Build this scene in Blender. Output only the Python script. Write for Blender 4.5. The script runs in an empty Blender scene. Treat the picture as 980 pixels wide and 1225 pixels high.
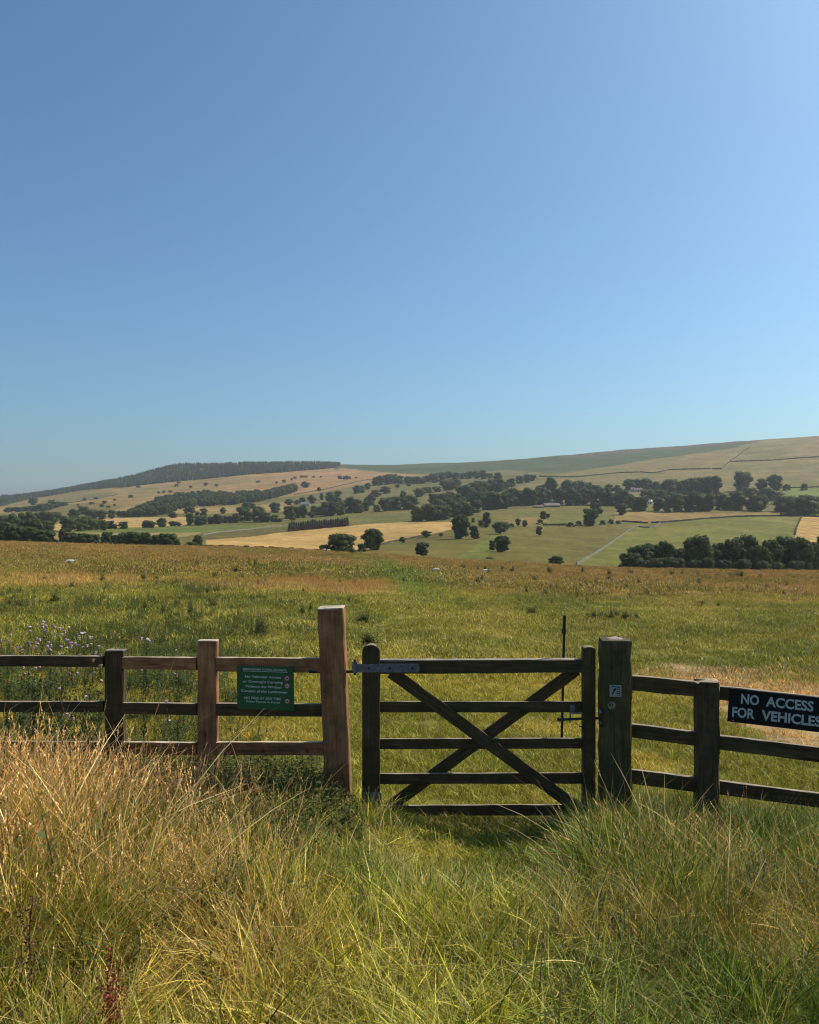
import bpy, bmesh, math, random
import numpy as np
from mathutils import Vector, Matrix

S = bpy.context.scene
COL = S.collection
random.seed(7)
RNG = np.random.default_rng(11)
R = math.radians

# ------------------------------------------------------------------ camera, sky, sun, exposure
F, CX, CY, H = 980.0, 490.0, 612.5, 2.4       # focal length in photo pixels, centre, eye height over the gate's ground
cam = bpy.data.objects.new('camera', bpy.data.cameras.new('camera'))
COL.objects.link(cam); S.camera = cam
cam.location = (0, 0, H); cam.rotation_euler = (R(90), 0, 0)
cam.data.sensor_fit = 'HORIZONTAL'; cam.data.sensor_width = 36; cam.data.lens = 36
cam.data.clip_start = 0.05; cam.data.clip_end = 30000

SUN_AZ, SUN_EL = R(60), R(46)                 # azimuth from +Y towards +X
sd = Vector((math.sin(SUN_AZ)*math.cos(SUN_EL), math.cos(SUN_AZ)*math.cos(SUN_EL), math.sin(SUN_EL)))
w = bpy.data.worlds.new('World'); S.world = w; w.use_nodes = True
nt = w.node_tree
sky = nt.nodes.new('ShaderNodeTexSky'); sky.sky_type = 'NISHITA'; sky.sun_disc = False
sky.sun_elevation = SUN_EL; sky.sun_rotation = SUN_AZ
sky.altitude = 200; sky.air_density = 1.0; sky.dust_density = 2.3; sky.ozone_density = 5.0
nt.nodes['Background'].inputs['Strength'].default_value = 0.12
tint = nt.nodes.new('ShaderNodeMix'); tint.data_type = 'RGBA'; tint.blend_type = 'MULTIPLY'
tint.inputs[0].default_value = 1; tint.inputs[7].default_value = (.72, 1.0, 1.06, 1)
nt.links.new(sky.outputs[0], tint.inputs[6]); nt.links.new(tint.outputs[2], nt.nodes['Background'].inputs['Color'])
sl = bpy.data.lights.new('sun', 'SUN'); sl.energy = 5.0; sl.angle = R(0.53); sl.color = (1, 0.90, 0.72)
sun = bpy.data.objects.new('sun', sl); COL.objects.link(sun)
sun.rotation_euler = (-sd).to_track_quat('-Z', 'Y').to_euler()
S.view_settings.view_transform = 'Standard'; S.view_settings.look = 'None'
S.view_settings.exposure = 0; S.view_settings.gamma = 1
cy = S.cycles
cy.max_bounces = 6; cy.diffuse_bounces = 3; cy.glossy_bounces = 2; cy.transmission_bounces = 3
cy.volume_bounces = 1; cy.transparent_max_bounces = 4
cy.use_denoising = True; cy.pixel_filter_type = 'BLACKMAN_HARRIS'; cy.filter_width = 1.15

# ------------------------------------------------------------------ small helpers
def L(c):                                      # sRGB 0..255 to linear
    return tuple(((v/255)/12.92 if v/255 <= .04045 else ((v/255+.055)/1.055)**2.4) for v in c)
def LA(c): return np.array(L(c))
def vnoise(x, y, seed=0):
    x = np.asarray(x, float); y = np.asarray(y, float)
    xi = np.floor(x).astype(np.int64); yi = np.floor(y).astype(np.int64)
    xf = x-xi; yf = y-yi
    def h(a, b):
        n = (a*374761393 + b*668265263 + seed*982451653) & 0x7fffffff
        n = ((n ^ (n >> 13))*1274126177) & 0x7fffffff
        return ((n ^ (n >> 16)) & 0xffff)/65535.0
    u = xf*xf*(3-2*xf); v = yf*yf*(3-2*yf)
    return (h(xi, yi)*(1-u)+h(xi+1, yi)*u)*(1-v) + (h(xi, yi+1)*(1-u)+h(xi+1, yi+1)*u)*v
def fbm(x, y, o=4, seed=0):
    s = 0; a = .5; t = 0
    for i in range(o):
        s = s+a*vnoise(x*2**i+17.3*i, y*2**i-9.1*i, seed+i); t += a; a *= .5
    return s/t
def sstep(a, b, x):
    t = np.clip((x-a)/(b-a), 0, 1); return t*t*(3-2*t)
def mix(a, b, t):
    t = np.asarray(t)[..., None]; return np.asarray(a)*(1-t)+np.asarray(b)*t

def tag(o, label=None, cat=None, group=None, kind=None):
    if label: o['label'] = label
    if cat: o['category'] = cat
    if group: o['group'] = group
    if kind: o['kind'] = kind
    return o
def link(o, parent=None):
    COL.objects.link(o)
    if parent: o.parent = parent
    return o
def empty(name, loc, rz=0):
    o = bpy.data.objects.new(name, None); o.empty_display_size = .2
    o.location = loc; o.rotation_euler = (0, 0, rz); return link(o)
def mesh_np(name, co, faces, mats=(), smooth=False):
    """co (n,3); faces (m,k) with constant k"""
    me = bpy.data.meshes.new(name)
    co = np.asarray(co, np.float32); faces = np.asarray(faces, np.int32)
    m, k = faces.shape
    me.vertices.add(len(co)); me.vertices.foreach_set('co', co.ravel())
    me.loops.add(m*k); me.loops.foreach_set('vertex_index', faces.ravel())
    me.polygons.add(m); me.polygons.foreach_set('loop_start', np.arange(m, dtype=np.int32)*k)
    me.polygons.foreach_set('loop_total', np.full(m, k, np.int32))
    if smooth: me.polygons.foreach_set('use_smooth', np.ones(m, bool))
    me.update(calc_edges=True)
    for mt in mats: me.materials.append(mt)
    return me
def add_color(me, name, rgb):
    a = me.color_attributes.new(name, 'FLOAT_COLOR', 'POINT')
    c = np.ones((len(rgb), 4), np.float32); c[:, :3] = rgb
    a.data.foreach_set('color', c.ravel())
def obj(name, me, parent=None, loc=None):
    o = bpy.data.objects.new(name, me); link(o, parent)
    if loc is not None: o.location = loc
    return o
def bm_obj(name, bm, m, parent=None, smooth=False):
    me = bpy.data.meshes.new(name); bm.to_mesh(me); bm.free()
    if smooth:
        for p in me.polygons: p.use_smooth = True
    me.materials.append(m)
    return obj(name, me, parent)
def P(px, py, d):                              # point at distance d (metres along the view) from photo pixels
    return Vector(((px-CX)/F*d, d, H-(py-CY)/F*d))

# ------------------------------------------------------------------ materials
def new_mat(name):
    m = bpy.data.materials.new(name); m.use_nodes = True
    return m, m.node_tree, m.node_tree.nodes['Principled BSDF']
def N(t, kind, **kw):
    n = t.nodes.new(kind)
    for k, v in kw.items():
        if k in n.bl_rna.properties: setattr(n, k, v)
        else: n.inputs[k].default_value = v
    return n
def ramp(t, src, stops):
    r = t.nodes.new('ShaderNodeValToRGB'); e = r.color_ramp.elements
    while len(e) < len(stops): e.new(.5)
    for i, (p, c) in enumerate(stops):
        e[i].position = p; e[i].color = (*c, 1) if len(c) == 3 else c
    t.links.new(src, r.inputs[0]); return r
def mixc(t, mode, fac, a, b):
    n = t.nodes.new('ShaderNodeMix'); n.data_type = 'RGBA'; n.blend_type = mode
    for i, v in ((0, fac), (6, a), (7, b)):
        if hasattr(v, 'is_linked'): t.links.new(v, n.inputs[i])
        else: n.inputs[i].default_value = v if i == 0 else (*v, 1)
    return n.outputs[2]

def wood_mat(name, dark, light, green=None, rough=.8, gs=1.0, up=None):
    m, t, b = new_mat(name)
    tc = N(t, 'ShaderNodeTexCoord'); oi = N(t, 'ShaderNodeObjectInfo')
    off = N(t, 'ShaderNodeVectorMath', operation='MULTIPLY_ADD')
    cmb = N(t, 'ShaderNodeCombineXYZ')
    for k in range(3): t.links.new(oi.outputs['Random'], cmb.inputs[k])
    t.links.new(cmb.outputs[0], off.inputs[0]); off.inputs[1].default_value = (37, 21, 53)
    t.links.new(tc.outputs['Object'], off.inputs[2])
    mp = N(t, 'ShaderNodeMapping'); mp.inputs['Scale'].default_value = (55*gs, 55*gs, 2.2*gs)
    t.links.new(off.outputs[0], mp.inputs[0])
    n1 = N(t, 'ShaderNodeTexNoise', Scale=1.0, Detail=6.0, Roughness=.65, Distortion=.5)
    t.links.new(mp.outputs[0], n1.inputs['Vector'])
    n2 = N(t, 'ShaderNodeTexNoise', Scale=7.0, Detail=5.0, Roughness=.6)
    t.links.new(off.outputs[0], n2.inputs['Vector'])
    r1 = ramp(t, n1.outputs[0], [(.3, dark), (.7, light)])
    r2 = ramp(t, n2.outputs[0], [(.3, (.55, .55, .55)), (.7, (1.25, 1.25, 1.25))])
    c = mixc(t, 'MULTIPLY', 1.0, r1.outputs[0], r2.outputs[0])
    mp3 = N(t, 'ShaderNodeMapping'); mp3.inputs['Scale'].default_value = (1, 1, .16)
    t.links.new(off.outputs[0], mp3.inputs[0])
    vo = N(t, 'ShaderNodeTexVoronoi', Scale=11.0); t.links.new(mp3.outputs[0], vo.inputs['Vector'])
    kr = ramp(t, vo.outputs['Distance'], [(.05, (.25, .22, .2)), (.16, (1, 1, 1))])
    c = mixc(t, 'MULTIPLY', .8, c, kr.outputs[0])
    vk = N(t, 'ShaderNodeTexVoronoi', Scale=3.4); t.links.new(off.outputs[0], vk.inputs['Vector'])
    kk = ramp(t, vk.outputs['Distance'], [(.05, (.3, .24, .2)), (.10, (1, 1, 1))])
    c = mixc(t, 'MULTIPLY', .75, c, kk.outputs[0])
    if green:
        n3 = N(t, 'ShaderNodeTexNoise', Scale=5.0, Detail=6.0, Roughness=.7)
        t.links.new(off.outputs[0], n3.inputs['Vector'])
        g = ramp(t, n3.outputs[0], [(.45, (0, 0, 0)), (.68, (1, 1, 1))])
        c = mixc(t, 'MIX', g.outputs[0], c, green)
    if up:  # upward faces paler: silver weathering plus sunlit tops put into the colour
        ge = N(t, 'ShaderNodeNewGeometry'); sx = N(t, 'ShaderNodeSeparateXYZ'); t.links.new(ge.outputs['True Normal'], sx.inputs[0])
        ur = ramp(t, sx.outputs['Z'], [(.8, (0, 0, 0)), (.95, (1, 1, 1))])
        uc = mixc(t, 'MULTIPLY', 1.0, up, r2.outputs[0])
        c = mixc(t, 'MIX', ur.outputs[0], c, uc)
    t.links.new(c, b.inputs['Base Color'])
    b.inputs['Roughness'].default_value = rough; b.inputs['Specular IOR Level'].default_value = .25
    bp = N(t, 'ShaderNodeBump', Strength=.5, Distance=.004)
    t.links.new(n1.outputs[0], bp.inputs['Height']); t.links.new(bp.outputs[0], b.inputs['Normal'])
    return m
def plain(name, c, rough=.6, metal=0, noise=.2, scale=30, spec=.4):
    m, t, b = new_mat(name)
    tc = N(t, 'ShaderNodeTexCoord'); n = N(t, 'ShaderNodeTexNoise', Scale=float(scale), Detail=5.0)
    t.links.new(tc.outputs['Object'], n.inputs['Vector'])
    r = ramp(t, n.outputs[0], [(.3, tuple(v*(1-noise) for v in c)), (.7, tuple(min(1, v*(1+noise)) for v in c))])
    t.links.new(r.outputs[0], b.inputs['Base Color'])
    b.inputs['Roughness'].default_value = rough; b.inputs['Metallic'].default_value = metal
    b.inputs['Specular IOR Level'].default_value = spec
    return m
def leaf_mat(name, color=None, tint=False, trans=.35, vary=.35, attr='Col', rough=.55, spec=.3, wn=0):
    """leaves and blades: vertex colour x per-instance tint, partly translucent"""
    m, t, b = new_mat(name)
    a = N(t, 'ShaderNodeAttribute', attribute_name=attr)
    c = a.outputs['Color']
    if color: c = mixc(t, 'MULTIPLY', 1.0, c, color)
    if tint:
        i = N(t, 'ShaderNodeAttribute', attribute_name='tint', attribute_type='INSTANCER')
        c = mixc(t, 'MULTIPLY', 1.0, c, i.outputs['Color'])
    oi = N(t, 'ShaderNodeObjectInfo')
    rr = ramp(t, oi.outputs['Random'], [(0, (1-vary,)*3), (1, (1+vary,)*3)])
    c = mixc(t, 'MULTIPLY', 1.0, c, rr.outputs[0])
    t.links.new(c, b.inputs['Base Color'])
    b.inputs['Roughness'].default_value = rough; b.inputs['Specular IOR Level'].default_value = spec
    tr = N(t, 'ShaderNodeBsdfTranslucent'); t.links.new(c, tr.inputs['Color'])
    mx = N(t, 'ShaderNodeMixShader'); mx.inputs[0].default_value = trans
    t.links.new(b.outputs[0], mx.inputs[1]); t.links.new(tr.outputs[0], mx.inputs[2])
    t.links.new(mx.outputs[0], t.nodes['Material Output'].inputs['Surface'])
    return m
def ground_mat(name, fine):
    m, t, b = new_mat(name)
    a = N(t, 'ShaderNodeAttribute', attribute_name='Col')
    ge = N(t, 'ShaderNodeNewGeometry')
    mp = N(t, 'ShaderNodeMapping'); mp.inputs['Scale'].default_value = (1, 1, 1)
    t.links.new(ge.outputs['Position'], mp.inputs[0])
    n = N(t, 'ShaderNodeTexNoise', Scale=fine, Detail=8.0, Roughness=.7); t.links.new(mp.outputs[0], n.inputs['Vector'])
    r = ramp(t, n.outputs[0], [(.3, (.6, .62, .6)), (.7, (1.4, 1.38, 1.4))])
    c = mixc(t, 'MULTIPLY', 1.0, a.outputs['Color'], r.outputs[0])
    n2 = N(t, 'ShaderNodeTexNoise', Scale=fine*.13, Detail=6.0, Roughness=.65); t.links.new(mp.outputs[0], n2.inputs['Vector'])
    r2 = ramp(t, n2.outputs[0], [(.3, (.78, .8, .76)), (.7, (1.2, 1.18, 1.2))])
    c = mixc(t, 'MULTIPLY', 1.0, c, r2.outputs[0])
    t.links.new(c, b.inputs['Base Color'])
    b.inputs['Roughness'].default_value = .95; b.inputs['Specular IOR Level'].default_value = .1
    bp = N(t, 'ShaderNodeBump', Strength=.6, Distance=.25/fine)
    t.links.new(n.outputs[0], bp.inputs['Height']); t.links.new(bp.outputs[0], b.inputs['Normal'])
    return m

M = {
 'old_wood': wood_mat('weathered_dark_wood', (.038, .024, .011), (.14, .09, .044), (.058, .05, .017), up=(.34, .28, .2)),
 'mossy_wood': wood_mat('mossy_gatepost_wood', (.045, .034, .015), (.14, .11, .05), (.075, .072, .022)),
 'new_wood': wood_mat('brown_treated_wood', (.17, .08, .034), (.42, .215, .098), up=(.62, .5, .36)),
 'end_wood': wood_mat('pale_cut_wood', (.42, .33, .23), (.72, .62, .48), gs=.6),
 'grey_top': wood_mat('silvered_wood', (.2, .16, .12), (.42, .36, .29)),
 'galv': plain('galvanised_steel', (.13, .16, .2), .45, .6, .25, 40),
 'dark_steel': plain('dark_steel', (.035, .04, .05), .4, .7, .3, 60),
 'rust': plain('rusty_steel', (.06, .035, .025), .7, .4, .4, 90),
 'green_sign': plain('green_sign_paint', (.003, .095, .032), .5, 0, .12, 8),
 'black_sign': plain('black_sign_paint', (.007, .008, .011), .6, 0, .15, 8, .2),
 'white_print': plain('white_print', (.5, .6, .57), .5, 0, .1, 60),
 'grey_print': plain('pale_grey_print', (.42, .47, .5), .5, 0, .15, 60),
 'red_print': plain('red_print', (.45, .05, .045), .5, 0, .1, 60),
 'black_print': plain('black_print', (.012, .012, .015), .5, 0, .1, 60),
 'plate': plain('pale_grey_plate', (.30, .33, .32), .5, 0, .2, 60),
 'stone': plain('pale_limestone', (.22, .205, .17), .9, 0, .4, .9, .2),
 'dark_stone': plain('dark_lichened_stone', (.065, .06, .047), .9, 0, .4, .7, .2),
 'roof_brown': plain('brown_roof', (.2, .155, .13), .8, 0, .25, .4),
 'roof_grey': plain('slate_roof', (.2, .21, .22), .7, 0, .2, .4),
 'wall_pale': plain('pale_house_wall', (.55, .47, .38), .85, 0, .12, .4),
 'white_wall': plain('white_house_wall', (.75, .73, .7), .8, 0, .06, .4),
 'dark_opening': plain('dark_window_glass', (.02, .024, .03), .15, 0, .1, 1),
 'wool': plain('sheep_wool', (.75, .68, .55), .95, 0, .15, 12, .1),
 'sheep_skin': plain('sheep_face', (.5, .43, .34), .8, 0, .2, 20, .1),
 'bark': plain('tree_bark', (.075, .06, .045), .95, 0, .35, 5, .1),
 'larch_bark': plain('reddish_bark', (.15, .075, .05), .95, 0, .35, 5, .1),
 'leaf': leaf_mat('tree_foliage', trans=.26, vary=.18, rough=.65, spec=.12),
 'grass': leaf_mat('grass_blades', tint=True, trans=.2, vary=.2, rough=.45, spec=.25),
 'weed': leaf_mat('weed_leaves', trans=.3, vary=.25, rough=.6, spec=.12),
 'ground_near': ground_mat('verge_soil_and_thatch', 34.0),
 'ground_field': ground_mat('pasture_turf', 3.2),
 'ground_far': ground_mat('farmland', .16),
}

# ------------------------------------------------------------------ terrain
COLS = [-250, 0, 150, 225, 300, 450, 600, 750, 900, 1230]
EDGE = [645, 649, 653, 654.6, 656, 664, 673, 680, 683, 688]
FAR = [
 [(260, 651), (400, 650), (520, 645), (700, 637), (1000, 628), (1500, 617), (2100, 610), (3000, 604), (3600, 601), (4500, 603), (8000, 608)],
 [(260, 653), (400, 652), (520, 646), (700, 636), (1000, 626), (1500, 615), (2100, 607.5), (2700, 602), (3400, 597), (4500, 600), (8000, 607)],
 [(260, 657), (400, 656), (520, 648), (700, 637), (1000, 625), (1500, 608), (2000, 594), (2600, 585), (2900, 581), (3300, 575), (4500, 584), (8000, 600)],
 [(260, 658.5), (400, 657), (530, 648), (725, 636), (1000, 623), (1500, 605), (1950, 590.5), (2450, 581), (2750, 573.5), (3150, 557.5), (4300, 574), (8000, 600)],
 [(260, 660), (400, 658), (550, 648), (750, 635), (1000, 621), (1500, 602), (1900, 588), (2300, 577.5), (2600, 569), (3000, 556.3), (4200, 570), (8000, 600)],
 [(260, 668), (350, 663), (450, 653), (600, 641), (850, 624), (1200, 607), (1600, 589), (2000, 577), (2500, 567), (3200, 557), (4200, 566), (8000, 600)],
 [(260, 675), (330, 668), (450, 652), (600, 637), (850, 619), (1100, 605), (1500, 584), (1900, 571), (2400, 561), (3200, 550), (4500, 560), (8000, 600)],
 [(260, 685), (320, 680), (450, 661), (600, 643), (800, 623), (900, 615), (1100, 604), (1400, 586), (1700, 570), (2000, 560), (2500, 548), (3100, 538), (4500, 548), (8000, 600)],
 [(260, 691), (300, 691), (400, 676), (500, 658), (600, 643), (750, 626), (850, 618), (1000, 606), (1300, 583), (1600, 567), (2000, 548), (2600, 529.5), (2900, 527.5), (4500, 540), (8000, 600)],
 [(260, 694), (300, 694), (400, 676), (600, 642), (850, 617), (1000, 604), (1300, 576), (1600, 552), (2000, 528), (2400, 510), (2700, 507), (4500, 520), (8000, 600)],
]
G = [(6.3, 0), (10, .02), (30, .12), (60, .27), (120, .58), (160, .79), (200, 1.0)]
def pchip(xs, ys, xq):
    xs = np.array(xs, float); ys = np.array(ys, float)
    h = np.diff(xs); dl = np.diff(ys)/h; m = np.zeros_like(ys)
    for i in range(1, len(xs)-1):
        if dl[i-1]*dl[i] > 0:
            w1 = 2*h[i]+h[i-1]; w2 = h[i]+2*h[i-1]; m[i] = (w1+w2)/(w1/dl[i-1]+w2/dl[i])
    m[0] = dl[0]; m[-1] = dl[-1]
    i = np.clip(np.searchsorted(xs, xq)-1, 0, len(h)-1)
    t = (xq-xs[i])/h[i]; t = np.clip(t, 0, 1)
    return ((1+2*t)*(1-t)**2*ys[i] + t*(1-t)**2*h[i]*m[i] + t*t*(3-2*t)*ys[i+1] + t*t*(t-1)*h[i]*m[i+1])
LD = np.linspace(math.log(.3), math.log(8000), 700)
ZT = []
for e, far in zip(EDGE, FAR):
    ze = H-(e-CY)/F*200
    pts = [(.3, .80), (2, .60), (4, .30), (5.2, .10)] + [(d, g*ze) for d, g in G] + [(d, H-(py-CY)/F*d) for d, py in far]
    ZT.append(pchip([math.log(p[0]) for p in pts], [p[1] for p in pts], LD))
ZT = np.array(ZT)
# resample the columns smoothly onto a fine set
CF = np.linspace(COLS[0], COLS[-1], 297)
ZF = np.array([pchip(COLS, ZT[:, j], CF) for j in range(len(LD))]).T      # (297, 700)
def ground_z(X, Y, rough=True):
    X = np.asarray(X, float); Y = np.asarray(Y, float)
    Ys = np.maximum(Y, .3)
    px = np.clip(CX+F*X/Ys, COLS[0], COLS[-1])
    a = (px-COLS[0])/(COLS[-1]-COLS[0])*(len(CF)-1); b = (np.log(Ys)-LD[0])/(LD[1]-LD[0])
    b = np.clip(b, 0, len(LD)-1.001); ai = np.clip(a.astype(int), 0, len(CF)-2); bi = b.astype(int)
    fa = a-ai; fb = b-bi
    z = (ZF[ai, bi]*(1-fa)*(1-fb)+ZF[ai+1, bi]*fa*(1-fb)+ZF[ai, bi+1]*(1-fa)*fb+ZF[ai+1, bi+1]*fa*fb)
    z = z - .10*sstep(.9, 3.6, X)*(1-sstep(12, 30, Ys))
    if rough:
        z = z + .05*(fbm(X*.9, Y*.9, 3, 3)-.5)*(1-sstep(20, 60, Ys)) + .25*(fbm(X*.12, Y*.07, 3, 5)-.5)*sstep(12, 50, Ys)*(1-sstep(150, 210, Ys))
        k = sstep(280, 600, Ys)
        z = z + k*(2.2*(fbm(X/60, Ys/60, 4, 9)-.5) + .0045*Ys*(fbm(X/260, Ys/260, 3, 13)-.5))
    return z
def gz(x, y): return float(ground_z(np.array([x]), np.array([y]))[0])
DD = np.exp(np.linspace(math.log(6.5), math.log(7000), 2600))
def ground_at(px, py, dmin=7, dmax=6500):
    """the nearest place in the column px (from dmin on) where the ground shows at height py"""
    d = DD[(DD >= dmin) & (DD <= dmax)]
    X = (px-CX)/F*d; z = ground_z(X, d); q = CY+F*(H-z)/d
    i = np.argmax(q <= py)
    if q[i] > py: i = int(np.argmin(q))
    return Vector((X[i], d[i], z[i]))

# ---- colours of the land, as real-world base colours over world positions
def inpoly(px, py, poly):
    c = np.zeros(px.shape, bool); n = len(poly); j = n-1
    for i in range(n):
        xi, yi = poly[i]; xj, yj = poly[j]
        with np.errstate(divide='ignore', invalid='ignore'):
            k = ((yi > py) != (yj > py)) & (px < (xj-xi)*(py-yi)/((yj-yi) or 1e-9)+xi)
        c ^= k; j = i
    return c
PARCELS = [   # outline of each parcel as surveyed in the photograph, its colour
 ([(-400, 690), (-400, 560), (60, 585), (130, 575), (300, 540), (300, 608), (120, 620), (60, 630), (-400, 640)], (133, 116, 70)),
 ([(300, 600), (300, 560), (400, 555), (620, 556), (700, 560), (620, 610), (470, 612)], (113, 108, 66)),
 ([(-60, 612), (60, 602), (90, 593), (130, 583), (200, 577), (300, 567), (400, 558), (450, 562), (500, 568), (440, 578), (400, 588), (345, 594), (250, 606), (150, 618), (50, 620)], (152, 128, 84)),
 ([(300, 584), (300, 566), (400, 558), (450, 562), (495, 567), (450, 576), (400, 585), (360, 590), (330, 588)], (160, 128, 90)),
 ([(45, 600), (70, 596), (100, 591), (140, 588), (128, 594), (90, 600)], (124, 118, 68)),
 ([(50, 618), (70, 608), (110, 604), (140, 612), (120, 620)], (126, 114, 68)),
 ([(150, 584), (220, 579), (290, 572), (330, 570), (300, 578), (200, 590), (160, 600)], (143, 124, 80)),
 ([(345, 597), (400, 586), (470, 572), (560, 578), (640, 590), (600, 606), (470, 612), (380, 606)], (116, 110, 66)),
 ([(440, 575), (520, 566), (540, 572), (450, 582)], (140, 122, 82)),
 ([(380, 500), (400, 562), (410, 560), (440, 563), (490, 567.5), (530, 566), (570, 565), (600, 562), (660, 566), (700, 562), (735, 559), (760, 552), (815, 545), (870, 537), (900, 530), (915, 524), (1000, 480)], (76, 90, 60)),
 ([(680, 480), (680, 550), (720, 545), (800, 538), (860, 532), (905, 529), (925, 522), (930, 480)], (92, 86, 78)),
 ([(640, 600), (600, 588), (640, 575), (700, 562), (735, 557), (770, 551), (815, 544.5), (870, 537), (905, 529), (925, 522), (980, 500), (1500, 440), (1500, 600)], (127, 118, 76)),
 ([(905, 529), (925, 522), (980, 500), (1500, 440), (1500, 545), (1000, 545), (930, 535)], (134, 121, 84)),
 ([(760, 552), (815, 545), (890, 535), (880, 548), (864, 561), (790, 563), (740, 566)], (134, 121, 80)),
 ([(0, 614), (60, 606), (110, 600), (150, 606), (90, 625), (0, 640)], (122, 112, 68)),
 ([(55, 632), (60, 625), (118, 627), (122, 620), (165, 619), (225, 618.5), (228, 625), (215, 631), (150, 631.5), (80, 636)], (188, 156, 104)),
 ([(196, 614), (240, 607), (300, 605), (350, 600), (352, 610), (300, 613), (240, 615)], (158, 136, 88)),
 ([(120, 631), (160, 631), (245, 628.5), (337, 629), (290, 634.5), (243, 637), (90, 637), (60, 638)], (106, 116, 56)),
 ([(60, 637), (243, 637), (225, 642), (90, 645), (60, 645)], (150, 136, 86)),
 ([(215, 642), (243, 639), (300, 633), (345, 629), (350, 635), (300, 642), (246, 646), (225, 646)], (104, 97, 54)),
 ([(225, 655), (225, 646), (246, 646), (250, 657)], (116, 112, 62)),
 ([(246, 646), (300, 642), (345, 636), (420, 629), (440, 627), (500, 624), (545, 624.5), (548, 632), (488, 645), (455, 652), (430, 658), (380, 664), (250, 664)], (190, 158, 100)),
 ([(340, 630), (350, 619), (420, 616), (500, 612), (500, 624), (440, 627), (400, 629), (347, 636)], (108, 108, 58)),
 ([(380, 672), (430, 658), (455, 652), (488, 645), (548, 632), (548, 624), (600, 616), (720, 630), (760, 632), (690, 690)], (113, 105, 50)),
 ([(560, 630), (600, 620), (640, 610), (740, 612), (740, 626), (650, 628.5), (600, 632)], (112, 112, 56)),
 ([(540, 672), (590, 640), (606, 640), (575, 672)], (112, 116, 52)),
 ([(735, 624), (735, 613), (790, 611), (850, 613.5), (938, 612.5), (938, 617), (850, 620.5), (790, 625), (765, 625)], (146, 124, 78)),
 ([(600, 631), (600, 622), (640, 618), (660, 623), (620, 629)], (140, 122, 74)),
 ([(686, 694), (692, 676), (712, 663), (745, 641), (757, 632), (765, 630.5), (785, 631.5), (800, 624.5), (850, 620.5), (900, 618), (958, 617), (952, 640), (946, 700)], (120, 119, 56)),
 ([(946, 700), (952, 640), (958, 617.5), (1400, 620), (1400, 700)], (188, 156, 98)),
 ([(905, 588), (925, 584.5), (990, 583), (1200, 580), (1200, 606), (960, 596)], (118, 127, 66)),
 ([(960, 616), (970, 611), (1200, 606), (1200, 618)], (112, 122, 56)),
]
def far_color(X, Y, px, py):
    jx = (fbm(X/14, Y/14, 3, 21)-.5)*3; jy = (fbm(X/30, Y/30, 3, 22)-.5)*.9
    c = np.tile(LA((114, 109, 58)), (len(X), 1)); stripe = np.zeros(len(X), bool)
    for poly, col in PARCELS:
        k = inpoly(px+jx, py+jy, poly); c[k] = LA(col)
        if col == (188, 156, 98) and poly[0][0] == 946: stripe |= k
    ang = X*.93-Y*.15
    c[stripe] *= (1+.16*np.sin(ang[stripe]*.75))[:, None]
    n = fbm(X/45, Y/70, 4, 31)[:, None]-.5
    c = c*(1+.5*n*np.array([1.1, .8, 1.0]))
    n2 = fbm(X/9, Y/18, 3, 33)[:, None]-.5
    c = c*(1+.35*n2)
    # bent-grass streaks and bare scrub on the upper hills
    hh = sstep(1300, 1800, Y)
    st = sstep(.56, .7, fbm(X/160+Y/900, Y/42, 4, 41))*hh
    c = mix(c, c*np.array([.78, .86, .78]), st*.8)
    st2 = sstep(.58, .7, fbm(X/120, Y/50, 4, 44))*hh
    c = mix(c, c*np.array([1.22, 1.1, 1.1]), st2*.8)
    return np.clip(c*np.array([.82, .77, .67]), .01, .8)
def path_x(Y): return np.interp(Y, [6, 25, 45, 75, 120, 170, 210], [.9, .45, .0, -1.9, -5.2, -11.5, -16])
DRY = [(770, 795), (830, 800), (900, 812), (1000, 818), (1100, 825), (1100, 930), (980, 905), (900, 880), (850, 850), (800, 822)]
def dryness(X, Y):
    px = CX+F*X/Y; py = CY+F*(H-ground_z(X, Y, False))/Y
    n = (fbm(X*1.1, Y*1.1, 4, 51)-.5)
    a = inpoly(px+n*70, py+n*34, DRY).astype(float)
    b = (((px-632)/60)**2+((py-996)/24)**2 + n*1.6 < 1).astype(float)
    return np.maximum(a, b)
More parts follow.
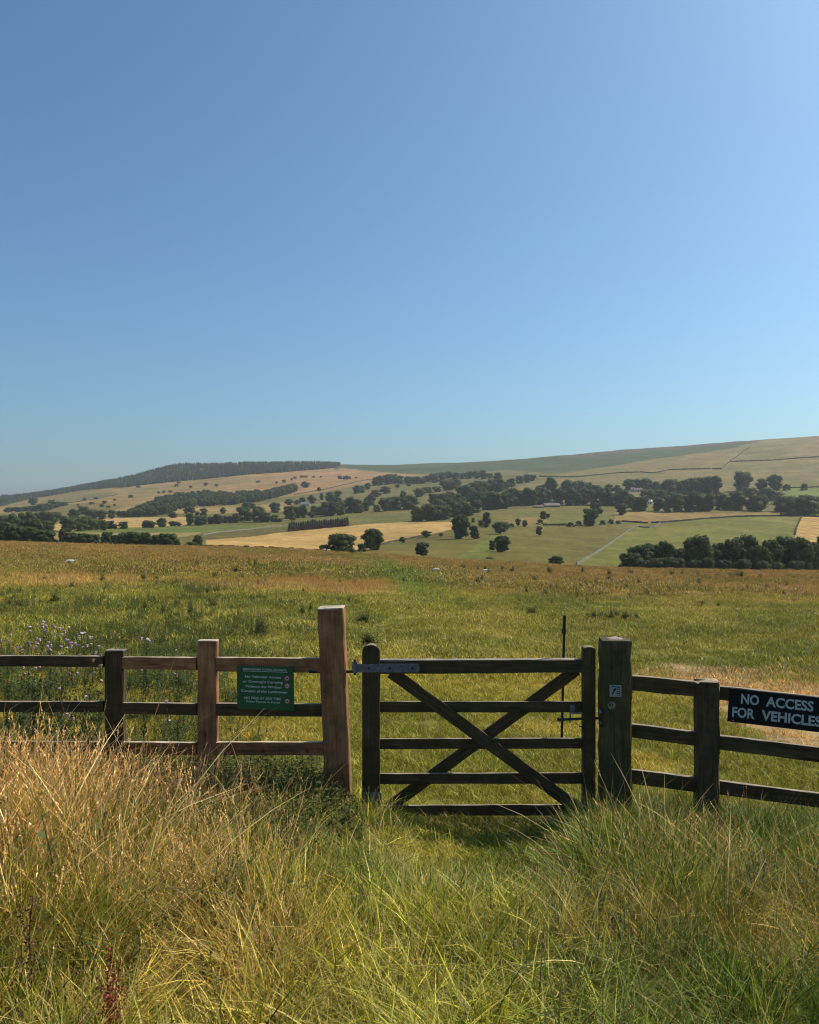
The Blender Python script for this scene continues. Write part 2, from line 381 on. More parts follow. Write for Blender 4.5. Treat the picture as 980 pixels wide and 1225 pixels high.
def field_color(X, Y):
    px = CX+F*X/Y
    gn = fbm(X*.35, Y*.22, 4, 61); big = fbm(X/14, Y/9, 4, 62); streak = fbm(X/16, Y/4.5+Y*Y*.0, 4, 63)
    green = mix(LA((138, 128, 50)), LA((116, 114, 42)), sstep(.35, .65, gn))
    green = mix(green, LA((160, 142, 66)), sstep(.5, .68, fbm(X*.9, Y*.6, 3, 64))*.6)
    gold = mix(LA((162, 128, 62)), LA((136, 112, 50)), sstep(.4, .65, gn))
    gold = mix(gold, LA((172, 130, 74)), sstep(.52, .66, streak)*.8)
    t = sstep(20, 95, Y)*.72 + (big-.5)*1.5*sstep(18, 45, Y) + .22*sstep(150, 190, Y)
    t = np.clip(t, 0, 1)
    c = mix(green, gold, t)
    lf = (px < 480)*sstep(0, 1, (480-px)/40)
    band = sstep(33, 35.5, Y)*(1-sstep(41, 44, Y))*sstep(.42, .55, fbm(X/7, Y/14, 3, 71))*np.clip(lf, 0, 1)
    c = mix(c, LA((186, 150, 92)), band*.6*np.interp(px, [0, 50, 90, 120, 150], [.2, .6, .7, .2, 1]))
    rb = sstep(44, 52, Y)*(1-sstep(74, 90, Y))*sstep(.46, .58, fbm(X/11, Y/16, 3, 73))*(px > 560)
    c = mix(c, LA((174, 136, 80)), rb*.7)
    pw = np.exp(-((X-path_x(Y))/(1.5+Y*.006))**2)*sstep(24, 50, Y)*(1-.4*sstep(110, 150, Y))
    c = mix(c, LA((108, 130, 48)), np.clip(pw, 0, 1)*.6)
    dr = dryness(X, Y)
    c = mix(c, LA((176, 146, 100)), dr*.85)
    return np.clip(c, .01, .8)
def fg_color(X, Y):
    """verge in front of the fence"""
    px = CX+F*X/np.maximum(Y, .5)
    n = fbm(X*1.3, Y*1.3, 4, 81); n2 = fbm(X*2.7, Y*2.7, 3, 82)
    straw = LA((184, 156, 84)); brown = LA((144, 120, 58)); grn = LA((124, 130, 42)); dgrn = LA((100, 112, 30)); yel = LA((164, 154, 62))
    left = 1-sstep(260, 440, px); right = sstep(560, 720, px)
    cL = mix(brown, straw, sstep(.4, .6, n)); cL = mix(cL, grn, sstep(.5, .62, n2)*.7)
    cL = mix(cL, dgrn, sstep(5.3, 6.2, Y)*.75)
    cC = mix(grn, yel, sstep(.42, .6, n)); cC = mix(cC, LA((144, 116, 56)), sstep(.55, .7, n2)*.6)
    cR = mix(dgrn, LA((140, 142, 72)), sstep(.4, .62, n)); cR = mix(cR, straw, sstep(.6, .72, n2)*.7)
    c = cC*(1-left)[:, None]*(1-right)[:, None] + cL*left[:, None] + cR*right[:, None]
    return c

def grid_mesh(name, us, ds, mat, colorfn, smooth=True):
    U, D = np.meshgrid(us, ds)
    X = (U*D).ravel(); Y = D.ravel(); Z = ground_z(X, Y)
    n, m = len(ds), len(us)
    i = np.arange(n*m).reshape(n, m)
    f = np.stack([i[:-1, :-1], i[:-1, 1:], i[1:, 1:], i[1:, :-1]], -1).reshape(-1, 4)
    me = mesh_np(name, np.stack([X, Y, Z], 1), f, [mat], smooth)
    add_color(me, 'Col', colorfn(X, Y, Z))
    return obj(name, me)
def us_for(step, lo=-120, hi=1100):
    p = np.concatenate([np.linspace(-2600, lo-40, 60), np.arange(lo, hi, step), np.linspace(hi+40, 3600, 60)])
    return (p-CX)/F
# verge: regular sheet reaching behind the camera
xs = np.linspace(-14, 14, 360); ys = np.linspace(-9, 8.5, 240)
XX, YY = np.meshgrid(xs, ys); Xr, Yr = XX.ravel(), YY.ravel()
ii = np.arange(len(Xr)).reshape(len(ys), len(xs))
ff = np.stack([ii[:-1, :-1], ii[:-1, 1:], ii[1:, 1:], ii[1:, :-1]], -1).reshape(-1, 4)
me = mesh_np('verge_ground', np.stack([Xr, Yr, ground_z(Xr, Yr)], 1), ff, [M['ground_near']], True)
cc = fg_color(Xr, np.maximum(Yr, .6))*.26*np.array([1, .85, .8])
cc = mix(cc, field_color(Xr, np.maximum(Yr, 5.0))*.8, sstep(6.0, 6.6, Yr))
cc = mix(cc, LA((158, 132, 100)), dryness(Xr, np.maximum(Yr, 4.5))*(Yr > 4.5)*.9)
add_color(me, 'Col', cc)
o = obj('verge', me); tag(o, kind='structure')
pz = grid_mesh('pasture', us_for(2.6), np.exp(np.linspace(math.log(8.3), math.log(268), 260)), M['ground_field'],
               lambda X, Y, Z: field_color(X, Y)*np.array([.85, .85, 1]))
tag(pz, kind='structure')
def farc(X, Y, Z):
    return far_color(X, Y, CX+F*X/Y, CY+F*(H-Z)/Y)
fz = grid_mesh('hills', us_for(1.5), np.exp(np.linspace(math.log(262), math.log(8000), 330)), M['ground_far'], farc)
tag(fz, kind='structure')

# ------------------------------------------------------------------ instanced vegetation (geometry nodes for what nobody could count)
PAL = {}
def palette(name, objs):
    c = bpy.data.collections.new(name)
    for k, me in enumerate(objs):
        o = bpy.data.objects.new('%s_%02d' % (name, k), me); c.objects.link(o)
    PAL[name] = c; return c
def scatter(name, pal, pts, rot, scl, idx, tint, label, cat, kind='stuff'):
    n = len(pts)
    me = bpy.data.meshes.new(name); me.vertices.add(n)
    me.vertices.foreach_set('co', np.asarray(pts, np.float32).ravel())
    for nm, tp, dat, key in (('rot', 'FLOAT_VECTOR', rot, 'vector'), ('scl', 'FLOAT_VECTOR', scl, 'vector'),
                             ('tint', 'FLOAT_VECTOR', tint, 'vector'), ('idx', 'INT', idx, 'value')):
        a = me.attributes.new(nm, tp, 'POINT')
        a.data.foreach_set(key, np.asarray(dat, np.int32 if tp == 'INT' else np.float32).ravel())
    o = obj(name, me); tag(o, label, cat, kind=kind)
    g = bpy.data.node_groups.new(name, 'GeometryNodeTree')
    g.interface.new_socket('Geometry', in_out='INPUT', socket_type='NodeSocketGeometry')
    g.interface.new_socket('Geometry', in_out='OUTPUT', socket_type='NodeSocketGeometry')
    gi = g.nodes.new('NodeGroupInput'); go = g.nodes.new('NodeGroupOutput')
    ci = g.nodes.new('GeometryNodeCollectionInfo'); ci.inputs['Collection'].default_value = pal
    ci.inputs['Separate Children'].default_value = True; ci.inputs['Reset Children'].default_value = True
    ip = g.nodes.new('GeometryNodeInstanceOnPoints'); ip.inputs['Pick Instance'].default_value = True
    def at(nm, tp):
        a = g.nodes.new('GeometryNodeInputNamedAttribute'); a.data_type = tp; a.inputs['Name'].default_value = nm
        return a.outputs[0]
    g.links.new(gi.outputs[0], ip.inputs['Points']); g.links.new(ci.outputs[0], ip.inputs['Instance'])
    g.links.new(at('idx', 'INT'), ip.inputs['Instance Index'])
    g.links.new(at('rot', 'FLOAT_VECTOR'), ip.inputs['Rotation']); g.links.new(at('scl', 'FLOAT_VECTOR'), ip.inputs['Scale'])
    g.links.new(ip.outputs[0], go.inputs[0])
    md = o.modifiers.new('scatter', 'NODES'); md.node_group = g
    return o

def blades(n, rad, hmin, hmax, wid, bend, seg=4, seed=0, cols=None, lean=.25, heads=0, head_len=.08, head_w=.006, dens=.5):
    """a tuft: n curved tapering blades around the origin; the last `heads` of them carry seed heads"""
    r = np.random.default_rng(seed)
    V, Fc, C = [], [], []
    base = 0
    for k in range(n):
        a = r.uniform(0, 2*math.pi); rr = rad*r.uniform(0, 1)**dens
        x0, y0 = rr*math.cos(a), rr*math.sin(a)
        h = r.uniform(hmin, hmax); is_head = k >= n-heads
        if is_head: h = hmax*r.uniform(.85, 1.35)
        az = r.uniform(0, 2*math.pi); dx, dy = math.cos(az), math.sin(az)
        ln = r.uniform(0, lean); bd = bend*r.uniform(.2, 1.2)*(.55 if is_head else 1)
        w0 = wid*r.uniform(.6, 1.2)*(.55 if is_head else 1)
        fa = r.uniform(0, 2*math.pi); sx, sy = math.cos(fa), math.sin(fa)
        col = cols[r.integers(len(cols))]*math.exp(r.normal(-.1, .55))
        if is_head: col = cols[-1]*r.uniform(.8, 1.2)
        sg = seg+1 if is_head else seg
        for s in range(sg+1):
            t = s/sg
            off = h*(ln*t + bd*t*t)
            z = h*t*(1-.35*bd*t*t)
            wd = w0*(1-t**2.2*.92) if not is_head else w0*(1-.4*t)
            cx, cy_ = x0+dx*off, y0+dy*off
            V.append((cx-sx*wd/2, cy_-sy*wd/2, z)); V.append((cx+sx*wd/2, cy_+sy*wd/2, z))
            g = 1.0
            C.append(col*g); C.append(col*g)
            if s < sg:
                b = base+2*s; Fc.append((b, b+1, b+3, b+2))
        base += 2*(sg+1)
        if is_head:
            tx, ty, tz = dx*(ln+2*bd), dy*(ln+2*bd), 1-.5*bd
            q = math.sqrt(tx*tx+ty*ty+tz*tz); T = np.array([tx, ty, tz])/q
            tip = np.array([x0+dx*h*(ln+bd), y0+dy*h*(ln+bd), h*(1-.35*bd)])
            hl = head_len*r.uniform(.6, 1.3); ns = 9
            for s in range(ns):
                t = s/ns; c0 = tip+T*hl*(t-.35)
                ww = head_w*math.sin(math.pi*min(.97, t*.85+.12))*r.uniform(.8, 1.4)
                ra = r.uniform(0, 6.28); u = np.array([math.cos(ra), math.sin(ra), .5]); u /= np.linalg.norm(u)
                e = T*hl/ns*1.7
                V += [c0, c0+u*ww+e*.35, c0+e, c0-u*ww*.5+e*.35]
                hc = cols[-1]*r.uniform(.85, 1.3)*np.array([1.05, .95, .85]); C += [hc]*4
                Fc.append((base, base+1, base+2, base+3)); base += 4
    return np.array(V), np.array(Fc), np.clip(np.array(C), 0, 3)
def tuft_mesh(name, *a, **k):
    V, Fc, C = blades(*a, **k)
    me = mesh_np(name, V, Fc, [M['grass']], False); add_color(me, 'Col', C); return me
W = np.array([1., 1, 1]); GR = np.array([.78, .93, .6]); YE = np.array([1.15, 1.09, .85]); ST = np.array([1.75, 1.62, 1.6]); BR = np.array([1.0, .82, .62])
green_pal = palette('green_tuft', [tuft_mesh('green_tuft', 44, .11, .14, .44, .0074, .5, 4, s, [GR, GR, W, YE, W, ST]) for s in range(5)])
fine_pal = palette('fine_tuft', [tuft_mesh('fine_tuft', 80, .13, .08, .36, .0058, .9, 4, 40+s, [W, YE, W, ST, YE, GR], lean=.4) for s in range(5)])
stalk_pal = palette('stalk_tuft', [tuft_mesh('stalk_tuft', 22, .16, .2, .56, .0055, .6, 4, 80+s, [W, ST, BR, ST], heads=10, head_len=.10, head_w=.0065, lean=.3) for s in range(6)])
stem_pal = palette('dry_stem', [tuft_mesh('dry_stem', 11, .16, .2, .5, .0046, .8, 5, 100+s, [W*1.25, ST*.9, W, BR], lean=.9) for s in range(4)])
turf_pal = palette('turf', [tuft_mesh('turf', 300, .2, .025, .07, .0042, .7, 2, 120+s, [W, W, YE, GR, ST, W, YE], lean=.7) for s in range(4)])
sward_pal = palette('sward', [tuft_mesh('sward', 380, .5, .04, .105, .0095, .7, 2, 140+s, [W, W, YE, GR, ST, W], lean=.6) for s in range(4)])
rough_pal = palette('rough_sward', [tuft_mesh('rough_sward', 560, 1.6, .07, .17, .024, .6, 2, 160+s, [W, W, YE, GR, ST, BR], lean=.5) for s in range(4)])
bent_pal = palette('bent_grass', [tuft_mesh('bent_grass', 150, .7, .2, .5, .008, .4, 3, 180+s, [W, ST, BR], heads=60, head_len=.12, head_w=.011, lean=.25) for s in range(3)])

def wedge(n, d0, d1, u0=-.68, u1=.68):
    """points evenly spread over the wedge of land between two distances"""
    d = np.sqrt(RNG.uniform(d0*d0, d1*d1, n)); u = RNG.uniform(u0, u1, n)
    return u*d, d
def put(name, pal, X, Y, scl, tint, label, cat, nvar, lean=None, tilt=.12, sink=.01):
    n = len(X); Z = ground_z(X, Y)-sink
    rot = np.zeros((n, 3)); rot[:, 2] = RNG.uniform(0, 6.28, n)
    rot[:, 0] = RNG.normal(0, tilt, n); rot[:, 1] = RNG.normal(0, tilt, n)
    if lean is not None:                       # the tuft is turned first, then leans (XYZ order: z last, so solve for it)
        lx, ly = lean                          # lean towards +x / +y, radians
        a = rot[:, 2]
        rot[:, 0] += -(ly*np.cos(a)-lx*np.sin(a)); rot[:, 1] += (lx*np.cos(a)+ly*np.sin(a))
    S3 = np.stack([scl]*3, 1) if scl.ndim == 1 else scl
    idx = RNG.integers(0, nvar, n)
    return scatter(name, pal, np.stack([X, Y, Z], 1), rot, S3, idx, tint, label, cat)

def pxpy(X, Y): return CX+F*X/Y, CY+F*(H-ground_z(X, Y, False))/Y
# height of the verge growth over the ground
def fg_height(X, Y):
    px = CX+F*X/np.maximum(Y, .5)
    left = 1-sstep(300, 430, px); right = sstep(640, 760, px)
    far_left = 1-sstep(60, 210, px)
    h = .28*(1-left)*(1-right)+left*(.44+.24*far_left)+right*.38
    gate = np.exp(-((px-585)/112)**6)*sstep(4.1, 4.9, Y)       # trodden ground in front of the gate
    gl = 0*px
    h = h*(1-.82*gate)+.15*np.exp(-((px-735)/42)**2)*np.exp(-((Y-5.2)/.55)**2)
    h = h*(1-.35*right*sstep(5.4, 6.1, Y))
    h = h*(.7+.6*fbm(X*1.1, Y*1.1, 3, 91))*(.36+.64*sstep(2.0, 4.6, Y))
    return h
# base layer everywhere in front of the fence
X, Y = wedge(3100, 1.3, 6.55, -.78, .78)
hh = fg_height(X, Y)
lean_x = np.interp(CX+F*X/Y, [0, 300, 450, 620, 800, 980], [.02, .16, .34, -.05, -.3, -.28])
keep = RNG.uniform(0, 1, len(X)) > dryness(X, Y)*.9
X, Y, hh, lean_x = X[keep], Y[keep], hh[keep], lean_x[keep]
put('verge_grass', fine_pal, X, Y, np.stack([.8+hh*.6, .8+hh*.6, hh/.36], 1)*RNG.uniform(.8, 1.2, (len(X), 1)), fg_color(X, Y)*np.array([1.0, 1.0, .85]),
    'fine yellow green grass filling the verge before the gate', 'grass', 5, (lean_x*1.2, -.05+0*X))
X, Y = wedge(3400, 1.3, 6.5, -.78, .78)
hh = fg_height(X, Y); k = (RNG.uniform(0, 1, len(X)) > dryness(X, Y)) & (hh > .12); X, Y, hh = X[k], Y[k], hh[k]
px = CX+F*X/Y; gsel = RNG.uniform(0, 1, len(X)) < np.interp(px, [0, 350, 500, 700, 980], [.75, .8, .9, 1, 1])*(.15+1.1*sstep(.38, .6, fbm(X*2.6, Y*2.6, 3, 96))); X, Y, hh, px = X[gsel], Y[gsel], hh[gsel], px[gsel]
lean_x = np.interp(px, [0, 300, 450, 620, 800, 980], [0, .12, .3, -.1, -.34, -.32])
put('long_green_grass', green_pal, X, Y, np.stack([1+0*hh, 1+0*hh, hh/.42], 1)*RNG.uniform(.75, 1.25, (len(X), 1)), fg_color(X, Y)*np.array([.93, 1.0, .7]),
    'long green arching blades growing among the verge straw', 'grass', 5, (lean_x, -.08+0*X), tilt=.24)
X, Y = wedge(1500, 2.0, 6.3, -.78, .78); hh = fg_height(X, Y); k = hh > .15; X, Y, hh = X[k], Y[k], hh[k]
put('fallen_dry_stems', stem_pal, X, Y, (hh/.42)[:, None]*RNG.uniform(.7, 1.2, (len(X), 1))*np.array([[1.1, 1.1, 1]]), mix(LA((196, 176, 122)), LA((170, 140, 84)), RNG.uniform(0, 1, len(X))),
    'pale dry stems leaning every way through the verge grass', 'grass', 4, tilt=.35)
X, Y = wedge(2300, 2.1, 6.4, -.78, .78)
hh = fg_height(X, Y); px = CX+F*X/Y
prob = np.interp(px, [0, 150, 330, 430, 560, 700, 820, 980], [.75, .8, .75, .4, .22, .3, .45, .5])*(.25+1.0*sstep(.4, .6, fbm(X*2.2, Y*2.2, 3, 95)))
prob = prob*(1-.55*sstep(5.1, 5.6, Y)*(px > 90)*(px < 440))
k = (RNG.uniform(0, 1, len(X)) < prob) & (hh > .16); X, Y, hh, px = X[k], Y[k], hh[k], px[k]
lean_x = np.interp(px, [0, 300, 450, 620, 800, 980], [.02, .1, .25, -.1, -.38, -.36])
stc = mix(LA((200, 178, 122)), LA((156, 124, 76)), sstep(.35, .65, fbm(X*2, Y*2, 3, 97)))
put('dry_seeding_grass', stalk_pal, X, Y, np.stack([hh/.66+.1, hh/.66+.1, hh/.66], 1)*RNG.uniform(.75, 1.25, (len(X), 1)), stc,
    'dry straw coloured seed stalks standing over the verge', 'grass', 6, (lean_x, -.05+0*X), tilt=.3)
# pasture beyond the fence
X, Y = wedge(5200, 6.2, 15, -.64, .64); k = RNG.uniform(0, 1, len(X)) > dryness(X, Y)*.72; X, Y = X[k], Y[k]
put('short_pasture_turf', turf_pal, X, Y, RNG.uniform(.8, 1.3, len(X))[:, None]*np.array([[1, 1, 1.]]), field_color(X, Y)*np.array([1.62, 1.55, 1.35]),
    'short grazed turf just beyond the gate', 'grass', 4)
X, Y = wedge(7800, 13.5, 48, -.62, .62); k = RNG.uniform(0, 1, len(X)) > dryness(X, Y)*.7; X, Y = X[k], Y[k]
put('pasture_sward', sward_pal, X, Y, RNG.uniform(.8, 1.3, len(X))[:, None]*np.array([[1, 1, 1.]])*(.6+.9*fbm(X/3, Y/3, 3, 99))[:, None], field_color(X, Y)*np.array([1.40, 1.40, 1.5]),
    'uneven yellow green sward across the middle of the pasture', 'grass', 4)
X, Y = wedge(12000, 44, 222, -.6, .6)
put('rough_pasture', rough_pal, X, Y, RNG.uniform(.8, 1.3, len(X))[:, None]*np.array([[1, 1, 1.]])*(.5+.9*fbm(X/8, Y/8, 3, 98))[:, None], field_color(X, Y)*np.array([1.14, 1.2, 1.6]),
    'rough golden grass on the far rise of the pasture', 'grass', 4)
X, Y = wedge(1500, 3.9, 6.4, -.1, .3); px_ = CX+F*X/Y
k = (RNG.uniform(0, 1, len(X)) > dryness(X, Y)*.72) & (px_ > 400) & (px_ < 760); X, Y = X[k], Y[k]
put('trodden_turf', turf_pal, X, Y, RNG.uniform(.8, 1.3, len(X)), fg_color(X, Y)*.95, 'short trodden turf in the gateway', 'grass', 4)
# drifts of tall bent grass
X, Y = wedge(30000, 30, 120, -.6, .6); px = CX+F*X/Y
b1 = sstep(33, 35.5, Y)*(1-sstep(41, 44, Y))*sstep(.42, .55, fbm(X/7, Y/14, 3, 71))*(px < 470)
b2 = sstep(44, 52, Y)*(1-sstep(74, 90, Y))*sstep(.46, .58, fbm(X/11, Y/16, 3, 73))*(px > 560)
k = RNG.uniform(0, 1, len(X)) < np.maximum(b1*np.interp(px, [0, 50, 90, 120, 150], [.05, .3, .45, .05, 1]), b2*.4)*sstep(.35, .62, fbm(X/1.6, Y/2.2, 3, 77))*.8; X, Y = X[k], Y[k]
put('bent_grass_drifts', bent_pal, X, Y, RNG.uniform(.55, .9, len(X)), mix(LA((204, 176, 122)), LA((188, 156, 106)), RNG.uniform(0, 1, len(X))),
    'drifts of tall pinkish gold bent grass across the pasture', 'grass', 3)

# ------------------------------------------------------------------ leafy weeds
def leafy(n_stem, h, leaf, nleaf, seed, col, rad=.12, spiky=False, up=.3):
    r = np.random.default_rng(seed); V, Fc, C = [], [], []; b = 0
    for s in range(n_stem):
        a = r.uniform(0, 6.28); q = rad*math.sqrt(r.uniform(0, 1)); x0, y0 = q*math.cos(a), q*math.sin(a)
        hh = h*r.uniform(.55, 1.05); lx, ly = r.normal(0, .12, 2)*hh
        def at(t): return np.array([x0+lx*t, y0+ly*t, hh*t])
        for ra in (0, 1.57):
            u = np.array([math.cos(ra), math.sin(ra), 0])*.0035
            V += [at(0)-u, at(0)+u, at(1)+u*.4, at(1)-u*.4]; C += [col*.8]*4; Fc.append((b, b+1, b+2, b+3)); b += 4
        for k in range(nleaf):
            t = .08+.92*k/nleaf+r.uniform(-.03, .03); t = min(t, 1); a = k*2.4+r.uniform(-.4, .4)
            L_ = leaf*(1.15-.75*t)*r.uniform(.7, 1.2); wd = L_*(.16 if spiky else .28)
            dr = np.array([math.cos(a), math.sin(a), up+r.uniform(-.3, .3)]); dr /= np.linalg.norm(dr)
            sd_ = np.array([-math.sin(a), math.cos(a), r.uniform(-.3, .3)]); p = at(t)
            droop = np.array([0, 0, -.25*L_])
            c = col*r.uniform(.7, 1.35)
            V += [p, p+dr*L_*.45+sd_*wd, p+dr*L_+droop, p+dr*L_*.45-sd_*wd]; C += [c]*4; Fc.append((b, b+1, b+2, b+3)); b += 4
            if spiky:
                V += [p+dr*L_*.4, p+dr*L_*.5+sd_*wd*2.4, p+dr*L_*.62, p+dr*L_*.5-sd_*wd*2.2]; C += [c*1.1]*4; Fc.append((b, b+1, b+2, b+3)); b += 4
    return np.array(V), np.array(Fc), np.clip(np.array(C), 0, 2)
def leafy_mesh(name, *a, **k):
    V, Fc, C = leafy(*a, **k); me = mesh_np(name, V, Fc, [M['weed']]); add_color(me, 'Col', C); return me
NET = np.array([.125, .14, .036])
nettle_pal = palette('nettle', [leafy_mesh('nettle', 7, .42, .085, 26, 300+s, NET) for s in range(4)])
sprig_pal = palette('green_sprig', [leafy_mesh('green_sprig', 6, .34, .06, 18, 320+s, np.array([.12, .145, .045]), rad=.2, up=.7) for s in range(4)])
X, Y = wedge(900, 2.2, 5.9, -.7, .7); hh = fg_height(X, Y); k = (hh > .12) & (RNG.uniform(0, 1, len(X)) < .15+sstep(.45, .62, fbm(X*1.6, Y*1.6, 3, 107))); X, Y, hh = X[k], Y[k], hh[k]
put('verge_herbs', sprig_pal, X, Y, hh/.34*RNG.uniform(.6, 1.0, len(X)), np.ones((len(X), 3)), 'small leafy green herbs mixed into the verge grass', 'weeds', 4)
X, Y = wedge(230, 5.3, 6.25, -.52, -.1); px = CX+F*X/Y
k = RNG.uniform(0, 1, len(X)) < np.interp(px, [0, 120, 200, 300, 400], [1, 1, .6, .5, .2]); X, Y, px = X[k], Y[k], px[k]
put('tall_seeding_grass', stalk_pal, X, Y, np.interp(px, [0, 120, 300, 400], [1.15, 1.05, .72, .6])*RNG.uniform(.75, 1.1, len(X)), mix(LA((204, 182, 126)), LA((160, 118, 66)), RNG.uniform(0, 1, len(X))),
    'tall dry seeding grass standing against the plank fence', 'grass', 6, tilt=.18)
# a bank of nettles along the foot of the fence
X, Y = wedge(3000, 4.7, 7.4, -.62, -.05); px = CX+F*X/Y
k = (RNG.uniform(0, 1, len(X)) < np.interp(px, [0, 60, 150, 350, 425], [.7, .8, 1, .8, 0])*np.interp(Y, [4.7, 5.4, 5.9, 6.8, 7.4], [.12, .5, 1, .8, .3])); X, Y = X[k], Y[k]
put('nettle_bank', nettle_pal, X, Y, RNG.uniform(.55, 1.15, len(X)), np.ones((len(X), 3)), 'dark green nettles and leafy weeds along the foot of the plank fence', 'weeds', 4)
X, Y = wedge(15000, 7.0, 40, -.6, .04); px = CX+F*X/Y
k = RNG.uniform(0, 1, len(X)) < sstep(430, 330, px+0*px)*0+np.clip((400-px)/160, 0, 1)*np.interp(Y, [7, 10, 18, 28, 40], [.9, .75, .3, .12, .03])*sstep(.35, .6, fbm(X*.5, Y*.35, 3, 105)); X, Y = X[k], Y[k]
put('pasture_weeds', sprig_pal, X, Y, RNG.uniform(.5, 1.2, len(X))*np.interp(Y, [7, 12, 34], [.8, 1.0, 1.1]), np.ones((len(X), 3)), 'green leafy weeds thick in the pasture behind the plank fence', 'weeds', 4)

# ------------------------------------------------------------------ trees
def rand_unit(r, n):
    v = r.normal(size=(n, 3)); return v/np.linalg.norm(v, axis=1)[:, None]
ICO = bmesh.new(); bmesh.ops.create_icosphere(ICO, subdivisions=2, radius=1)
ICO_V = np.array([v.co[:] for v in ICO.verts]); ICO_F = np.array([[v.index for v in f.verts] for f in ICO.faces]); ICO.free()
def crown_mesh(name, seed, nl=11, leaves=1500, ls=.035, shape='round', low=.18, col=(.085, .115, .034), lobe=1.0, wide=.45):
    """crown of unit height: lobes filling an uneven envelope, each clothed in leaf clumps"""
    r = np.random.default_rng(seed); V, Q, T, C = [], [], [], []; nb = 0
    lobes = []
    for k in range(nl):
        t = (k+.5)/nl; z = low+(.93-low)*t
        env = {'round': math.sqrt(max(.03, 1-((z-(.5+low*.4))/(.56))**2)), 'tall': .75*math.sqrt(max(.03, 1-((z-.55)/.5)**2)),
               'flat': max(.2, 1-((z-.6)/.75)**2), 'bush': math.sqrt(max(.05, 1-(z/1.02)**2))}[shape]
        a = k*2.4+r.uniform(-.6, .6); rr = wide*env*r.uniform(.4, .82 if lobe < 1 else .72)
        if k == nl-1: rr *= .3
        s = r.uniform(.14, .23)*(1.1 if shape == 'bush' else 1)*lobe
        lobes.append((np.array([rr*math.cos(a), rr*math.sin(a), min(z, .98-s)]), s))
    lobes.append((np.array([0, 0, .5+low*.3]), .24))
    col = np.array(col)
    for c, s in lobes:
        V2 = ICO_V*s*.80*np.array([1, 1, .85])*(1+.22*r.normal(size=(len(ICO_V), 1)))+c
        V.append(V2); T.append(ICO_F+nb); C.append(np.tile(col*.8, (len(V2), 1))); nb += len(V2)  # inner lobes darker than the leaves, crown shade put into the colour
    V = [np.concatenate(V)]; C = [np.concatenate(C)]
    tot = sum(s*s for _, s in lobes); LQ = []
    for c, s in lobes:
        n = int(leaves*s*s/tot); u = rand_unit(r, n); u[:, 2] = np.where(u[:, 2] < -.4, -u[:, 2], u[:, 2])
        rad = s*(.78+.42*r.uniform(size=(n, 1))**1.6)
        p = c+u*rad*np.array([1, 1, .9])
        nrm = u+.55*rand_unit(r, n); nrm /= np.linalg.norm(nrm, axis=1)[:, None]
        tx = np.cross(nrm, rand_unit(r, n)); tx /= np.linalg.norm(tx, axis=1)[:, None]; ty = np.cross(nrm, tx)
        sz = ls*r.uniform(.5, 1.3, (n, 1)); sy = sz*r.uniform(.5, .9, (n, 1))
        pts = np.stack([p-tx*sz, p-ty*sy+nrm*sz*.3, p+tx*sz, p+ty*sy+nrm*sz*.3], 1).reshape(-1, 3)
        cc = np.repeat(col*r.uniform(.65, 1.45, (n, 1))*np.array([[1, 1, 1]]), 4, 0)
        LQ.append(np.arange(n*4).reshape(n, 4)+nb); nb += n*4; V.append(pts); C.append(cc)
    V = np.concatenate(V); C = np.concatenate(C); T = np.concatenate(T); LQ = np.concatenate(LQ)
    V[:, 2] -= 0
    me = bpy.data.meshes.new(name); me.vertices.add(len(V)); me.vertices.foreach_set('co', V.astype(np.float32).ravel())
    nt_, nq = len(T), len(LQ)
    me.loops.add(nt_*3+nq*4); me.loops.foreach_set('vertex_index', np.concatenate([T.ravel(), LQ.ravel()]).astype(np.int32))
    me.polygons.add(nt_+nq)
    me.polygons.foreach_set('loop_start', np.concatenate([np.arange(nt_)*3, nt_*3+np.arange(nq)*4]).astype(np.int32))
    me.polygons.foreach_set('loop_total', np.concatenate([np.full(nt_, 3), np.full(nq, 4)]).astype(np.int32))
    me.update(calc_edges=True); me.materials.append(M['leaf']); add_color(me, 'Col', np.clip(C, 0, 1)); return me
def tube(bm, pts, rads, sides=7):
    rings = []
    for i, p in enumerate(pts):
        p = Vector(p); d = (Vector(pts[min(i+1, len(pts)-1)])-Vector(pts[max(i-1, 0)])).normalized()
        a = d.orthogonal().normalized(); b = d.cross(a)
        rings.append([bm.verts.new(p+(a*math.cos(k*2*math.pi/sides)+b*math.sin(k*2*math.pi/sides))*rads[i]) for k in range(sides)])
    for i in range(len(rings)-1):
        A, B = rings[i], rings[i+1]
        # keep the rings aligned
        k0 = min(range(sides), key=lambda k: (A[0].co-B[k].co).length)
        for k in range(sides):
            bm.faces.new((A[k], A[(k+1) % sides], B[(k+1+k0) % sides], B[(k+k0) % sides]))
    bm.faces.new(list(reversed(rings[0]))); bm.faces.new(rings[-1])
def trunk_mesh(name, seed, low=.2, mat=None, limbs=5, r0=.028):
    r = random.Random(seed); bm = bmesh.new()
    top = (r.uniform(-.03, .03), r.uniform(-.03, .03), .72)
    tube(bm, [(0, 0, -.04), (0, 0, low*.6), (top[0]*.5, top[1]*.5, .45), top], [r0*1.4, r0, r0*.75, r0*.3], 7)
    for k in range(limbs):
        a = k*6.28/limbs+r.uniform(-.4, .4); z = low+r.uniform(0, .25); q = r.uniform(.2, .32)
        tube(bm, [(0, 0, z), (q*.5*math.cos(a), q*.5*math.sin(a), z+.12), (q*math.cos(a), q*math.sin(a), z+.3)], [r0*.5, r0*.35, r0*.12], 5)
    me = bpy.data.meshes.new(name); bm.to_mesh(me); bm.free(); me.materials.append(mat or M['bark']); return me
VAR = {}
def variant(key, low, **k):
    VAR[key] = (crown_mesh('crown', low=low, **k), trunk_mesh('trunk', k['seed'], max(low, .08)))
